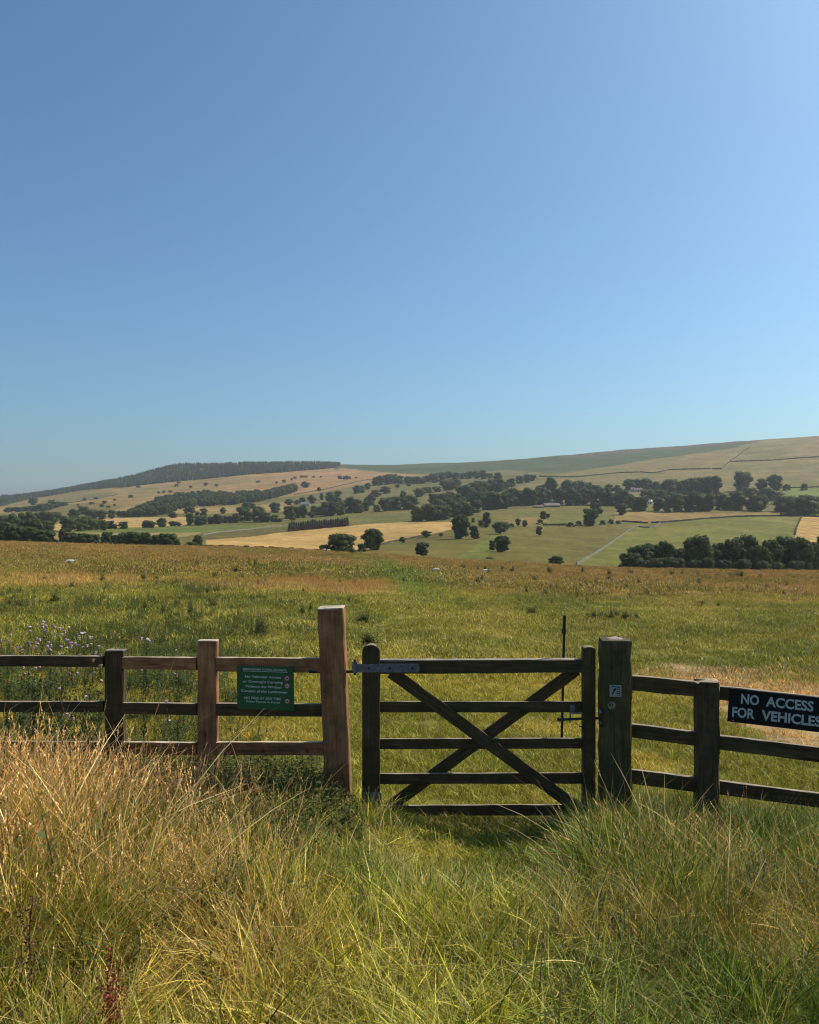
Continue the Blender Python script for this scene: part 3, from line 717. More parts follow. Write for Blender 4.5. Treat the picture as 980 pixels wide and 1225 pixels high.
variant('r0', .02, seed=1); variant('r1', .05, seed=2, nl=13); variant('r2', .0, seed=3, nl=9)
variant('r3', .06, seed=4, nl=12, col=(.075, .09, .03)); variant('t0', .02, seed=5, shape='tall'); variant('t1', .02, seed=6, shape='tall', nl=9)
variant('f0', .2, seed=7, shape='flat', nl=10, wide=.46, leaves=1900, ls=.028); variant('b0', .04, seed=8, shape='bush', nl=9, wide=.5); variant('b1', .04, seed=9, shape='bush', nl=7, wide=.46, col=(.10, .11, .04))
variant('n0', .06, seed=10, nl=30, leaves=5200, ls=.026, lobe=.72); variant('n1', .02, seed=12, nl=28, leaves=5200, ls=.026, lobe=.72, shape='tall', wide=.48)
variant('n3', .0, seed=15, nl=24, leaves=4200, ls=.03, lobe=.8, shape='bush', wide=.5, col=(.105, .12, .055))
variant('n2', .05, seed=13, nl=28, leaves=5200, ls=.026, lobe=.72, shape='bush', wide=.5)
variant('s0', .2, seed=14, nl=14, leaves=900, ls=.022, wide=.46, col=(.075, .085, .045))   # thin open crown
VAR['s0'] = (crown_mesh('crown', 14, nl=15, leaves=1500, ls=.02, low=.2, wide=.44, col=(.075, .085, .045)), VAR['s0'][1])
NTREE = 0
def tree(px, base, top, wpx, var, label, cat='tree', group=None, d=None, name='broadleaf_tree'):
    global NTREE
    if d is None: p = ground_at(px, base, 262)
    else: x = (px-CX)/F*d; p = Vector((x, d, gz(x, d)))
    d = p.y
    h = (CY+F*(H-p.z)/d - top)/F*d/.97
    wd = wpx/F*d/.95
    r = random.Random(int(px*13+top*7)); NTREE += 1
    e = empty(name, p-Vector((0, 0, h*.015)), r.uniform(0, 6.28)); e.scale = (wd, wd, h); tag(e, label, cat, group)
    cm, tm = VAR[var]
    obj('crown', cm, e); obj('trunk', tm, e)
    return e

# --- the dark belt of trees just over the brow, on the right
belt = [(755, 661, 20, 'n0'), (767, 652, 22, 'n1'), (779, 650, 22, 'n0'), (795, 647, 15, 'n1'), (807, 656, 16, 'n0'), (818, 655, 16, 'n1'), (837, 640, 24, 'n1'),
        (851, 655, 18, 'n0'), (862, 649, 18, 'n1'), (877, 645, 20, 'n0'), (893, 640, 24, 'n1'), (908, 652, 18, 'n0'), (923, 645, 20, 'n1'), (942, 641, 26, 'n0'),
        (958, 643, 22, 'n1'), (973, 648, 20, 'n0'), (990, 640, 26, 'n1'), (1012, 646, 26, 'n0')]
for k, (px, top, wd, v) in enumerate(belt):
    lab = {0: 'lowest rounded tree ending the dark belt on the side of the stone wall', 6: 'tall pointed dark tree rising out of the middle of the belt beyond the brow',
           13: 'broad dark tree with brighter sunlit side in the belt beyond the brow'}.get(k, 'dark green tree in the close belt just beyond the brow of the pasture')
    tree(px, 0, top, wd*1.75, v, lab, group='dark belt of trees beyond the brow' , d=300+(k*37 % 11)*1.5)
for k, (px, top, wd) in enumerate([(769, 671, 13), (786, 669, 15), (800, 668, 17), (812, 669, 13), (831, 671, 13), (846, 668, 13), (866, 671, 15), (890, 670, 15), (913, 672, 13), (930, 674, 13), (952, 672, 15)]):
    tree(px, 0, top-1.5, wd*1.5, 'n3', 'pale green bush at the foot of the dark tree belt', 'bush', 'bushes before the dark tree belt', d=292, name='bush')
# --- single trees on the slope in the middle distance
for px, b, t, wd, v, lab in [
 (407, 663, 638, 42, 'n2', 'broad low spreading tree on the brow beside two sheep'),
 (385, 661, 651.5, 10, 'b1', 'small open thorn at the foot of the broad low tree'),
 (446, 658, 632, 27, 'n0', 'upright rounded dark tree next to the broad low tree on the brow'),
 (433, 660, 650, 12, 'b0', 'low bush filling the gap between the two brow trees'),
 (481.5, 650, 642, 9, 'f0', 'tiny flat topped thorn at the corner of the tan field'),
 (505, 667, 648, 20, 's0', 'thin half bare grey tree standing on the brow'),
 (510, 643, 634.5, 14, 'f0', 'small spreading thorn by the tan field margin'),
 (527.5, 642, 637.5, 6, 'f0', 'smallest thorn on the tan field margin'),
 (551, 644.5, 615.5, 23, 'n0', 'tall loose tree with the long shadow on the green slope'),
 (567, 645, 628, 13, 's0', 'thin grey green tree just behind the tall loose one'),
 (569, 644.5, 636, 11, 'b1', 'bush beside the tall loose tree on the slope'),
 (582, 631, 612, 13, 't0', 'narrow tree above the track on the slope'),
 (576, 630, 622, 11, 'b0', 'bush at the foot of the narrow tree above the track'),
 (598, 639, 624, 19, 'f0', 'wide flat crowned tree beside the slope track'),
 (601, 660, 640.5, 21, 'n0', 'round dark tree alone low on the green slope'),
 (589, 658, 646, 10, 'r1', 'small tree tucked against the round dark tree low on the slope'),
 (586, 668.5, 666.5, 10, 'b0', 'flat little bush on the brow below the round dark tree'),
 (558.5, 625, 619.5, 6, 'r0', 'small round tree at the edge of the wood, first of two'),
 (566, 625, 619.5, 6, 'r2', 'small round tree beside the wood, second of two'),
 (603, 636, 624, 14, 'r1', 'dark tree where the hedge meets the slope track'),
 (620, 629, 620, 8, 'r0', 'dark round tree within the hedge below the pasture'),
 (628, 630, 622, 9, 'r2', 'brownish bush within the hedge below the pasture'),
 (612, 631, 626, 8, 'b0', 'low hedge bush next to the round hedge tree'),
 (650, 622.5, 611, 10, 's0', 'thin tree on the pasture below the long barn'),
 (655, 620, 614, 7, 's0', 'smaller thin tree on the pasture below the long barn'),
 (646, 627, 621, 8, 'b0', 'dark bush under the thin pasture tree'),
 (645, 641.5, 629, 9, 's0', 'slender pale tree alone on the brown green slope'),
 (666, 675.5, 665, 19, 'n2', 'dome shaped dark bush on the brow by the stone wall'),
 (706, 629, 608, 20, 'r1', 'large dark tree standing on the wall line'),
 (713, 618, 601, 16, 'r3', 'rounded tree behind the large one on the wall line'),
 (683, 630, 624.5, 10, 'b0', 'low bush on the wall line, farthest from the large tree'),
 (692, 629, 623, 8, 'b0', 'low bush on the wall line next to the large tree'),
 (721, 628, 622, 8, 'b0', 'bush on the wall line on the sunny side of the large tree'),
 (731, 627, 621, 9, 'b1', 'browner bush on the wall line near its open end'),
 (740, 627, 622.5, 9, 'b0', 'last bush before the open stretch of dark wall'),
 (744, 616, 602, 18, 'r0', 'round tree on its own shadow before the village trees'),
 (888, 587, 563.5, 24, 'r1', 'big round grey green tree alone under the right hill'),
 (911, 586.5, 572, 17, 'r2', 'broad tree beside the hill meadow, first of the pair'),
 (927, 586.5, 567, 20, 'r0', 'broad tree beside the hill meadow, with pointed top'),
 (941, 586.5, 579, 10, 'b0', 'small round bush at the end of the meadow wall'),
 (962, 586.5, 578, 9, 'b0', 'small bush standing alone on the meadow wall'),
 (209, 629, 613, 1, 'b0', None),
 ]:
    if lab: tree(px, b, t, wd, v, lab, 'bush' if ('bush' in lab or 'thorn' in lab) else 'tree', name='bush' if 'bush' in lab else ('thorn_tree' if 'thorn' in lab else 'broadleaf_tree'))
# --- rows and groups: (px, base, top, width)
ORD = 'first second third fourth fifth sixth seventh eighth ninth tenth eleventh twelfth thirteenth fourteenth fifteenth sixteenth seventeenth eighteenth'.split()
def rows(lst, label, group, kinds, name='broadleaf_tree', cat='tree', dfix=None, dj=0):
    order = sorted(range(len(lst)), key=lambda i: lst[i][0]); rank = {i: n for n, i in enumerate(order)}
    for k, (px, b, t, wd) in enumerate(lst):
        tree(px, b+.4, t-.3, wd*1.38, kinds[(k*7+int(px)) % len(kinds)], (ORD[rank[k]]+' from the left, '+label) if len(lst) <= 18 else label, cat, group, d=(dfix+(k*53 % 17)*dj) if dfix else None, name=name)
RK = ['r0', 'r1', 'r2', 'r3', 't0', 'r1']
rows([(2, 0, 634, 15), (17, 0, 629, 22), (34, 0, 630, 22), (51, 0, 634, 28), (75, 0, 632, 9), (84, 0, 637, 16), (100, 0, 638, 20), (112, 0, 639, 14), (-16, 0, 632, 22), (-40, 0, 630, 26)],
     'dark tree along the lower valley edge beyond the pasture corner', 'trees at the far corner of the pasture', ['n0', 'n1', 'n0'], dfix=405, dj=1.5)
rows([(128, 0, 636, 14), (139, 0, 640, 12), (147, 0, 637, 11), (158, 0, 636, 22), (172, 0, 637, 17), (186, 0, 640, 14), (200, 0, 638, 22), (210, 0, 645, 12)],
     'dark tree in the short row peeping over the brow', 'short row of trees over the brow', ['n0', 'n1'], dfix=402, dj=1.2)
tree(229, 0, 648, 20, 'n2', 'low dome shaped bush at the end of the short row', 'bush', d=392, name='bush')
tree(237, 0, 640, 14, 'n0', 'small loose tree beyond the dome shaped bush', 'tree', d=404)
rows([(14, 634, 614, 16), (25, 632, 613, 12), (35, 632, 612, 14), (42, 642, 620, 18), (50, 625, 612, 16), (60, 626, 612, 20), (58, 637, 623, 16), (82, 636, 619, 16), (95, 635, 617, 20), (107, 634, 617, 14), (117, 633, 622, 14), (0, 630, 616, 16), (5, 642, 624, 14), (30, 642, 622, 16), (-15, 630, 615, 20)],
     'tree in the loose wood on the valley floor', 'valley floor trees', RK)
rows([(76, 625, 617, 10), (88, 619, 609, 12), (99, 615, 605.5, 10), (110, 620, 609, 14), (122, 621, 610, 12), (133, 620, 610, 9), (143, 617.5, 611, 8), (149, 618, 611, 7)],
     'tree in the broken line at the foot of the tan hill', 'trees at the foot of the tan hill', RK)
rows([(40, 604, 595, 10), (50, 611, 603, 12), (58, 610, 602, 12), (66, 607, 600, 11), (75, 605, 600.5, 10), (62, 603, 598, 7), (30, 611, 606, 12), (20, 612, 606.5, 12), (10, 612, 607, 10), (40, 611, 605, 10)],
     'tree in the thin wood across the lower tan hill', 'thin wood on the lower tan hill', RK)
rows([(124, 634, 622, 10), (132, 632, 623, 9), (137, 632, 627, 6), (148, 632, 624, 10)], 'small tree before the tan stubble strip', 'trees before the stubble strip', RK)
rows([(174, 631, 622.5, 8), (180, 631, 623, 10), (194, 630, 619.5, 15), (207, 629, 623.5, 9), (214, 629, 625, 6), (227, 628, 614, 10), (239, 628, 617, 12), (243, 627, 616, 12), (252, 626, 618, 10), (260, 626, 615, 11), (268, 625, 617, 9), (275, 625, 617, 8),
      (282, 625, 614, 8), (293, 623, 606, 19), (310, 624, 605.5, 16), (318, 624, 613, 12), (328, 624, 616, 10), (334, 624, 620, 7)],
     'tree in the hedge row above the bright green strip', 'trees above the bright green strip', RK)
rows([(207, 619, 612.5, 9), (223, 614, 606, 6.5), (229, 614, 606, 7.5), (236, 616, 612, 5), (244, 618, 608, 9), (267, 614, 607, 6.5), (297, 608, 601, 14), (329, 613, 601, 11)],
     'small tree on the tan ground below the hillside wood', 'scattered trees below the hillside wood', RK)
rows([(346, 604, 597, 10), (355, 603, 598, 6), (361, 602, 595, 7), (346, 620, 605, 11), (355, 619, 606, 10), (363, 619, 604, 10), (350, 622, 612, 8), (373, 602, 592, 9), (385, 598, 590, 4), (395, 600, 588.5, 12), (404, 595, 587, 9), (402, 605, 594, 12),
      (376, 614, 605, 8), (392, 617, 600, 20), (407, 616, 601, 11), (372, 618, 612, 7), (381, 616, 607, 9)],
     'tree in the clump round the grey roofed cottage', 'trees round the grey roofed cottage', RK)
rows([(419, 613, 594.5, 13), (428, 613, 597, 11), (431, 613, 607, 8), (443, 604, 591, 12), (438, 611, 598, 11), (451, 612, 604, 8), (461, 611, 595, 12), (472, 610, 594, 15), (482, 606, 587, 10), (491, 609, 592, 20)],
     'tree in the broken row between cottage and wood', 'broken row of trees in mid valley', RK)
rows([(427, 590, 580.5, 8), (433, 589, 581, 9), (440, 585, 578, 9), (450, 594, 586, 10), (461, 590, 582, 11), (382, 587, 583, 4), (365, 583, 576, 9), (502, 594, 584, 12), (508, 590, 583, 8), (513, 589.5, 582.5, 7), (523, 588, 582, 9)],
     'tree standing separate on the upper pasture slope', 'separate trees on the upper pasture', RK)
rows([(407, 573, 569, 5.5), (414, 573, 569, 5.5), (418, 573, 570, 4), (426, 572, 570.7, 3), (165, 583, 581, 4.5), (211, 582, 579, 4), (214, 578, 576, 4), (228, 583, 581, 5), (246, 580.5, 577.5, 5), (259, 581.5, 579, 4), (156, 595, 592, 5), (137, 598.5, 597, 3.5), (125, 602, 599, 5.5),
      (137, 605, 603, 3.5), (204, 589, 587, 5), (122, 606, 603, 5), (309, 577, 575, 4.5), (340, 577, 574, 4.5), (130, 607, 605, 4), (101, 598, 595.5, 5), (110, 603, 600.5, 5), (115, 597, 595, 4), (93, 605, 603, 3), (353, 572, 570, 4), (361, 571, 569, 4), (366, 571, 569, 4), (375, 571, 569.5, 3), (384, 571, 569.6, 3), (196, 589.5, 587, 4), (190, 590, 588, 3), (349, 574, 572, 3), (331, 578, 576, 3)],
     'dark thorn bush dotted over the open tan hillside', 'thorn bushes on the tan hillside', ['b0', 'b1', 'r0'], 'thorn_bush', 'bush')
rows([(449, 580, 571, 8), (455, 580, 569, 9), (463, 579, 567.5, 11), (470, 578, 567, 10), (478, 578, 569, 10), (488, 578, 570, 11), (497, 578, 570, 11), (505, 578, 571, 10), (511, 576, 569, 10), (520, 577, 566, 10), (528, 575, 565, 10), (476, 583, 579, 5), (489, 581, 578, 5),
      (536, 572, 564, 9), (545, 573, 565, 10), (553, 572, 566, 9), (561, 572, 564, 9), (570, 572, 563, 10), (578, 573, 562, 9), (586, 572, 566, 8), (595, 575, 565, 8)],
     'tree in the high wooded strip under the moor', 'high wooded strip under the moor', RK)
rows([(535, 586, 574, 14), (545, 583, 573, 12), (541, 586, 577, 10), (520, 602, 590.5, 14), (530, 601, 590, 13), (538, 597, 588, 11), (558, 600, 580, 17), (566, 594, 577, 15), (575, 590, 575, 15), (588, 587, 573, 13), (597, 588, 573, 13), (552, 590, 581, 11), (605, 585, 576, 10), (612, 582, 572, 10), (622, 578, 569, 9), (630, 577, 567, 8), (637, 575, 568, 7)],
     'tree in the hillside wood climbing towards the moor', 'climbing hillside wood', RK)
rows([(500, 623, 607, 17), (512, 623, 603, 17), (522, 622, 604, 17), (532, 621, 604, 15), (543, 618, 599, 16), (553, 616, 596, 17), (560, 617, 602, 15), (569, 613, 598, 15), (575, 606, 588, 16), (584, 609, 588, 16), (593, 609, 589, 15), (601, 608, 590, 14), (548, 606, 590, 14), (536, 608, 595, 14), (566, 602, 586, 14), (524, 611, 597, 13), (605, 608, 588, 13)],
     'tree in the large dark wood at mid valley', 'large dark wood in mid valley', RK)
rows([(614, 605, 583.5, 19), (622, 604, 586, 13), (630, 604, 583, 15), (638, 604, 586, 12), (646, 603, 582, 16), (659, 596, 570, 18), (655, 601, 586, 14), (669, 603, 584, 16), (683, 604, 583, 16), (680, 590, 574, 17), (692, 590, 575, 15), (700, 603, 584, 16), (692, 604, 590, 12), (713, 604, 585, 15), (723, 604, 583, 14), (712, 590, 580, 12), (703, 588, 577, 10), (648, 596, 580, 12)],
     'tree in the dense wood behind the long barn', 'dense wood behind the long barn', RK)
rows([(729, 590, 579, 9), (739, 590, 580, 9), (752, 586, 573, 15), (763, 584, 573, 14), (773, 586, 572, 13), (785, 590, 576, 13), (801, 592, 573, 19), (812, 590, 577, 12), (819, 591, 574, 14), (832, 590, 571, 15), (845, 590, 570, 17), (857, 591, 569, 14), (824, 590, 576, 12)],
     'tall tree along the top of the village wood', 'tall trees above the village', RK)
rows([(728, 604, 588, 15), (737, 605, 590, 14), (746, 605, 586, 19), (755, 607, 592, 14), (776, 597, 585, 17), (767, 611, 594, 19), (760, 610, 598, 13), (788, 611, 595, 11), (798, 612, 592, 12), (811, 612, 590, 19), (823, 611, 592, 12), (835, 611, 588, 22), (849, 611, 590, 12), (863, 609, 590, 14), (882, 610, 587, 21), (872, 610, 594, 12), (905, 611, 592, 22),
      (896, 594, 583, 15), (920, 598, 583.5, 25), (938, 612, 593, 20), (952, 616, 596, 18), (966, 616, 592, 27), (981, 614, 594, 18), (997, 614, 593, 20), (932, 603, 592, 12), (805, 600, 588, 12), (790, 596, 586, 12)],
     'tree in the lower village wood above the dark wall', 'lower village wood', RK)
rows([(937, 617, 613, 8), (944, 617, 613, 8)], 'low hedge bush at the end of the tan strip', 'hedge bushes at the end of the tan strip', ['b0', 'b1'], 'hedge_bush', 'bush')

# --- conifers
def conifer_mesh(name, seed, col, tiers=9, per=7, low=.12, wd=.2, pw=.8):
    r = np.random.default_rng(seed); V, Fc, C = [], [], []; b = 0; col = np.array(col)
    for k in range(tiers):
        t = k/(tiers-1); z = low+(1-low)*t*.94; rad = wd*(1-t)**pw+.02
        for q in range(per):
            a = q*6.28/per+k*.7+r.uniform(-.3, .3); rr = rad*r.uniform(.75, 1.2); h2 = (1-low)/tiers*1.6
            c, s = math.cos(a), math.sin(a); c1, s1 = math.cos(a+.5), math.sin(a+.5); c2, s2 = math.cos(a-.5), math.sin(a-.5)
            V += [(0, 0, min(1, z+h2)), (rr*.7*c1, rr*.7*s1, z+.02), (rr*c, rr*s, z-.02), (rr*.7*c2, rr*.7*s2, z+.02)]
            cc = col*r.uniform(.7, 1.3); C += [cc]*4; Fc.append((b, b+1, b+2, b+3)); b += 4
    me = mesh_np(name, np.array(V), np.array(Fc), [M['leaf']]); add_color(me, 'Col', np.array(C)); return me
con_pal = palette('plantation_conifer', [conifer_mesh('plantation_conifer', 60+k, (.036, .062, .03), 7, 6, .05, .24) for k in range(3)])
LOWER = [(-120, 611), (0, 606), (20, 601), (40, 596), (70, 591.5), (90, 588), (98, 586.5), (130, 583.5), (150, 583), (165, 581), (200, 577), (240, 573.5), (300, 567.5), (340, 565), (400, 560), (408, 557.5)]
lx_, ly_ = zip(*LOWER)
pp = []
rr_ = np.random.default_rng(5)
for k in range(8500):
    px = rr_.uniform(-120, 407); b = np.interp(px, lx_, ly_); p = ground_at(px, b, 1500)
    dmax = 3600
    d = p.y + (dmax-p.y)*rr_.uniform(0, 1)**1.5
    if px > 388: d = p.y+(d-p.y)*.5
    pp.append(((px-CX)/F*d, d))
pp = np.array(pp); n = len(pp)
hs = rr_.uniform(13.5, 18.5, n)*np.interp(CX+F*pp[:, 0]/pp[:, 1], [380, 408], [1, .6])
scatter('conifer_plantation', con_pal, np.stack([pp[:, 0], pp[:, 1], ground_z(pp[:, 0], pp[:, 1])-.5], 1), np.stack([0*hs, 0*hs, rr_.uniform(0, 6, n)], 1),
        np.stack([hs*1.15, hs*1.15, hs], 1), rr_.integers(0, 3, n), np.ones((n, 3)), 'dark conifer plantation covering the crest of the far ridge', 'forest')
# hillside wood under the plantation
WB = [(154, 619), (170, 618), (190, 618), (203, 614), (220, 608.5), (243, 606), (270, 604.5), (300, 602), (320, 598), (345, 591), (353, 588)]
WT = [(154, 611), (170, 603), (190, 594), (205, 590), (220, 588), (250, 586), (280, 588), (300, 587), (320, 586), (345, 580), (353, 579)]
wood_pal = palette('wood_crown', [VAR[k][0] for k in ('r0', 'r1', 'r2', 't0', 'r3')])
pts = []
for k in range(800):
    px = rr_.uniform(154, 353); b = np.interp(px, *zip(*WB)); t = np.interp(px, *zip(*WT))+8.5
    t = min(t, b-.3)
    q = b-(b-t)*rr_.uniform(0, 1); p = ground_at(px, q, 900); pts.append((p.x, p.y, p.z))
pts = np.array(pts); n = len(pts); hs = rr_.uniform(9, 16, n)*pts[:, 1]/1500
scatter('hillside_wood', wood_pal, pts, np.stack([0*hs, 0*hs, rr_.uniform(0, 6, n)], 1), np.stack([hs*.95, hs*.95, hs], 1), rr_.integers(0, 5, n), np.ones((n, 3)),
        'dense dark wood spread over the middle of the tan hill', 'wood')
# larch row
lc = [conifer_mesh('crown', 90+k, (.05, .06, .032), 12, 9, .04, .26, .35) for k in range(3)]
for me in lc:      # rusty lower branches
    a = me.color_attributes['Col']; nv = len(me.vertices); c = np.zeros(nv*4, np.float32); a.data.foreach_get('color', c); c = c.reshape(-1, 4)
    v = np.zeros(nv*3, np.float32); me.vertices.foreach_get('co', v); z = v.reshape(-1, 3)[:, 2]
    k = sstep(.6, .3, z)*0+np.clip((.6-z)/.4, 0, 1); c[:, :3] = c[:, :3]*(1-k[:, None])+np.array([.095, .045, .035])*k[:, None]
    a.data.foreach_set('color', c.ravel())
lt = trunk_mesh('trunk', 5, .3, M['larch_bark'], 0, .02)
for k in range(26):
    t = k/25; px = 346.5+t*69; p = ground_at(px, 635.8-6.6*t, 300); d = p.y
    h = (635.8-6.6*t-(624-5.0*t))/F*d*random.uniform(.9, 1.12)
    e = empty('larch_tree', p, random.uniform(0, 6.28)); e.scale = (h*1.15, h*1.15, h)
    tag(e, ('slim conifer with rusty lower branches in the straight row by the tan field' if 2 < k < 25 else ['first conifer at the far left end of the straight rusty row', 'second conifer from the left in the straight rusty row', 'third conifer from the left in the straight rusty row', 'last conifer at the right end of the straight rusty row'][min(k, 3)]), 'tree', 'straight row of conifers by the tan field')
    obj('crown', lc[k % 3], e); obj('trunk', lt, e)

# ------------------------------------------------------------------ walls, buildings, sheep in the valley
def stone_wall(pts, hgt, m, label, dmin=262, name='stone_wall', pieces=1.6, thick=.8):
    path = []
    for (a, b), (c, d_) in zip(pts[:-1], pts[1:]):
        A, B = ground_at(a, b, dmin), ground_at(c, d_, dmin)
        n = max(2, int((B-A).length/6))
        for k in range(n):
            t = k/n; x, y = A.x+(B.x-A.x)*t, A.y+(B.y-A.y)*t; path.append(Vector((x, y, gz(x, y))))
    path.append(B)
    return wall_path(path, hgt, m, label, name, pieces, thick)
def wall_path(path, hgt, m, label, name='stone_wall', pieces=1.6, thick=.8):
    r = random.Random(len(path)); bm = bmesh.new(); o0 = path[0]
    for A, B in zip(path[:-1], path[1:]):
        n = max(1, int((B-A).length/pieces)); dv = (B-A)/n
        side = Vector((-dv.y, dv.x, 0)).normalized()
        for k in range(n):
            p = A+dv*k-o0; q = p+dv*.97; h1 = hgt*r.uniform(.85, 1.15); w_ = thick*.5*r.uniform(.85, 1.1)
            vs = [bm.verts.new(v) for v in (p-side*w_+Vector((0, 0, -.6)), q-side*w_+Vector((0, 0, -.6)), q+side*w_+Vector((0, 0, -.6)), p+side*w_+Vector((0, 0, -.6)),
                  p-side*w_*.65+Vector((0, 0, h1)), q-side*w_*.65+Vector((0, 0, h1*r.uniform(.95, 1.05))), q+side*w_*.65+Vector((0, 0, h1)), p+side*w_*.65+Vector((0, 0, h1)))]
            for f in ((0, 1, 5, 4), (1, 2, 6, 5), (2, 3, 7, 6), (3, 0, 4, 7), (4, 5, 6, 7)): bm.faces.new([vs[i] for i in f])
    o = bm_obj(name, bm, m); o.location = o0; tag(o, label, 'wall'); return o
stone_wall([(690, 676), (697, 672), (704, 667.5), (713, 662), (725, 654), (736, 646.5), (746, 640), (753, 634.5), (759, 631.5), (765, 630.5), (771, 631.5), (777, 632), (783, 631), (788, 627.5), (790, 625.5)], 1.15, M['stone'], 'pale dry stone wall climbing between the brown slope and the bright green field', thick=.7)
stone_wall([(650, 628.8), (664, 628.8), (678, 628.8)], 1.6, M['dark_stone'], 'short dark wall between the hedge and the wall line bushes')
stone_wall([(744, 624.3), (760, 625.4), (775, 626.2)], 1.5, M['dark_stone'], 'dark wall from the last bush to the gap above the bright field')
stone_wall([(779, 626), (790, 625.6), (800, 624.8), (825, 622.8), (850, 620.6), (875, 619), (900, 618), (930, 617.6), (957, 617.4)], 1.5, M['dark_stone'], 'long dark wall along the top of the bright green field')
stone_wall([(951.5, 640), (953, 633), (955.5, 627), (958, 621), (960, 618)], 2.0, M['dark_stone'], 'dark wall dividing the bright green field from the stubble')
stone_wall([(962, 618), (980, 618.8), (1010, 619.8), (1050, 621)], 1.5, M['dark_stone'], 'dark wall along the top of the striped stubble')
stone_wall([(645, 570), (675, 571), (700, 570), (735, 566.5), (750, 565.6), (768, 565.2), (780, 566.3), (791, 565), (800, 562.7), (825, 561.7), (851, 561.3)], 2.2, M['dark_stone'], 'long thin dark wall across the foot of the open hill', dmin=1100, thick=1.6, pieces=3)
stone_wall([(852, 561.5), (863, 561.3)], 3.2, M['dark_stone'], 'short thick stretch of wall at the hill wall corner', dmin=1100, thick=2)
stone_wall([(863.5, 561), (870, 555), (876, 550), (882, 546), (890, 540), (897, 535.5)], 1.8, M['dark_stone'], 'thin wall running straight up the open hill', dmin=1100, thick=1.6, pieces=3)
stone_wall([(873, 552.6), (895, 552), (920, 551), (950, 549), (980, 546.8), (1030, 544)], 2.4, M['dark_stone'], 'dark wall across the upper part of the open hill', dmin=1100, thick=1.8, pieces=3)
stone_wall([(926, 584.6), (945, 584), (962, 583.8), (980, 583.2), (1010, 582.5)], 1.8, M['dark_stone'], 'dark wall above the small hill meadow', dmin=800, thick=1.3)
stone_wall([(243, 640), (252, 638.4), (262, 637), (276, 636), (290, 634.2), (310, 632), (337, 629.6)], 1.0, M['stone'], 'pale wall slanting below the bright green strip', thick=.7)
stone_wall([(352, 592), (380, 587), (408, 581), (435, 575), (470, 571)], 1.6, M['dark_stone'], 'faint wall dividing tan hilltop from green pasture', dmin=1100, thick=1.4, pieces=3)
stone_wall([(455, 652.5), (468, 649), (480, 646.8), (492, 644.4), (505, 642)], 1.1, M['dark_stone'], 'low wall between the tan field and the green slope')
stone_wall([(70, 602), (95, 600.3), (120, 596), (140, 592)], 1.6, M['dark_stone'], 'dark wall under the small green wedge on the tan hill', dmin=1100, thick=1.4, pieces=3)
# boundary wall just over the brow
bp_ = []
for px in np.arange(238, 392, 6):
    d = 236; x = (px-CX)/F*d; bp_.append(Vector((x, d, gz(x, d))))
wall_path(bp_, 1.25, M['dark_stone'], 'dark boundary wall top showing along the brow before the big tan field')

def prism(bm, pts, y0, y1):
    a = [bm.verts.new((x, y0, z)) for x, z in pts]; b = [bm.verts.new((x, y1, z)) for x, z in pts]; n = len(pts)
    bm.faces.new(a); bm.faces.new(list(reversed(b)))
    for k in range(n): bm.faces.new((a[k], b[k], b[(k+1) % n], a[(k+1) % n]))
    bmesh.ops.recalc_face_normals(bm, faces=bm.faces)
def box_bm(x0, x1, y0, y1, z0, z1, bm=None):
    bm = bm or bmesh.new()
    prism(bm, [(x0, z0), (x1, z0), (x1, z1), (x0, z1)], y0, y1); return bm
def house(name, px, base, wpx, wall_h, roof_h, depth, wall, roof, label, nwin=3, dmin=400, rz=0, chimney=True, door=True):
    p = ground_at(px, base, dmin); w_ = wpx/F*p.y; e = empty(name, p, rz); tag(e, label, 'house' if 'barn' not in name else 'barn')
    bm = bmesh.new(); box_bm(-w_/2, w_/2, 0, depth, -1, wall_h, bm); bm_obj('wall', bm, wall, e)
    for x in (-w_/2, w_/2-.35):      # gables
        bm = bmesh.new(); v = [bm.verts.new(c) for c in ((x, .02, wall_h), (x, depth-.02, wall_h), (x, depth/2, wall_h+roof_h-.15), (x+.35, .02, wall_h), (x+.35, depth-.02, wall_h), (x+.35, depth/2, wall_h+roof_h-.15))]
        for f in ((0, 1, 2), (3, 5, 4), (0, 3, 4, 1), (1, 4, 5, 2), (2, 5, 3, 0)): bm.faces.new([v[i] for i in f])
        bm_obj('gable', bm, wall, e)
    bm = bmesh.new(); ov = .4
    for s in (0, 1):
        y0, y1 = (-ov, depth/2) if s == 0 else (depth+ov, depth/2); z0 = wall_h-.2+.02; z1 = wall_h+roof_h
        v = [bm.verts.new(c) for c in ((-w_/2-ov, y0, z0), (w_/2+ov, y0, z0), (w_/2+ov, y1, z1), (-w_/2-ov, y1, z1), (-w_/2-ov, y0, z0+.2), (w_/2+ov, y0, z0+.2), (w_/2+ov, y1, z1+.2), (-w_/2-ov, y1, z1+.2))]
        for f in ((0, 1, 2, 3), (7, 6, 5, 4), (0, 4, 5, 1), (1, 5, 6, 2), (2, 6, 7, 3), (3, 7, 4, 0)): bm.faces.new([v[i] for i in f])
    ro = bm_obj('roof', bm, roof, e)
    if chimney:
        for x in (-w_/2+.6, w_/2-1.5):
            bm = box_bm(x, x+.9, depth/2-.4, depth/2+.4, wall_h+roof_h-.4, wall_h+roof_h+1.2); bm_obj('chimney', bm, wall, ro)
    for k in range(nwin):
        x = -w_/2+w_*(k+.5)/nwin
        fr = bm_obj('window', box_bm(x-.75, x+.75, -.06, -.003, wall_h*.42, wall_h*.82), M['white_print'], e)
        bm_obj('pane', box_bm(x-.6, x+.6, -.09, -.063, wall_h*.46, wall_h*.79), M['dark_opening'], fr)
    if door: bm_obj('door', box_bm(-.5+w_*.1, .5+w_*.1, -.05, -.003, 0, wall_h*.75), M['dark_opening'], e)
    return e
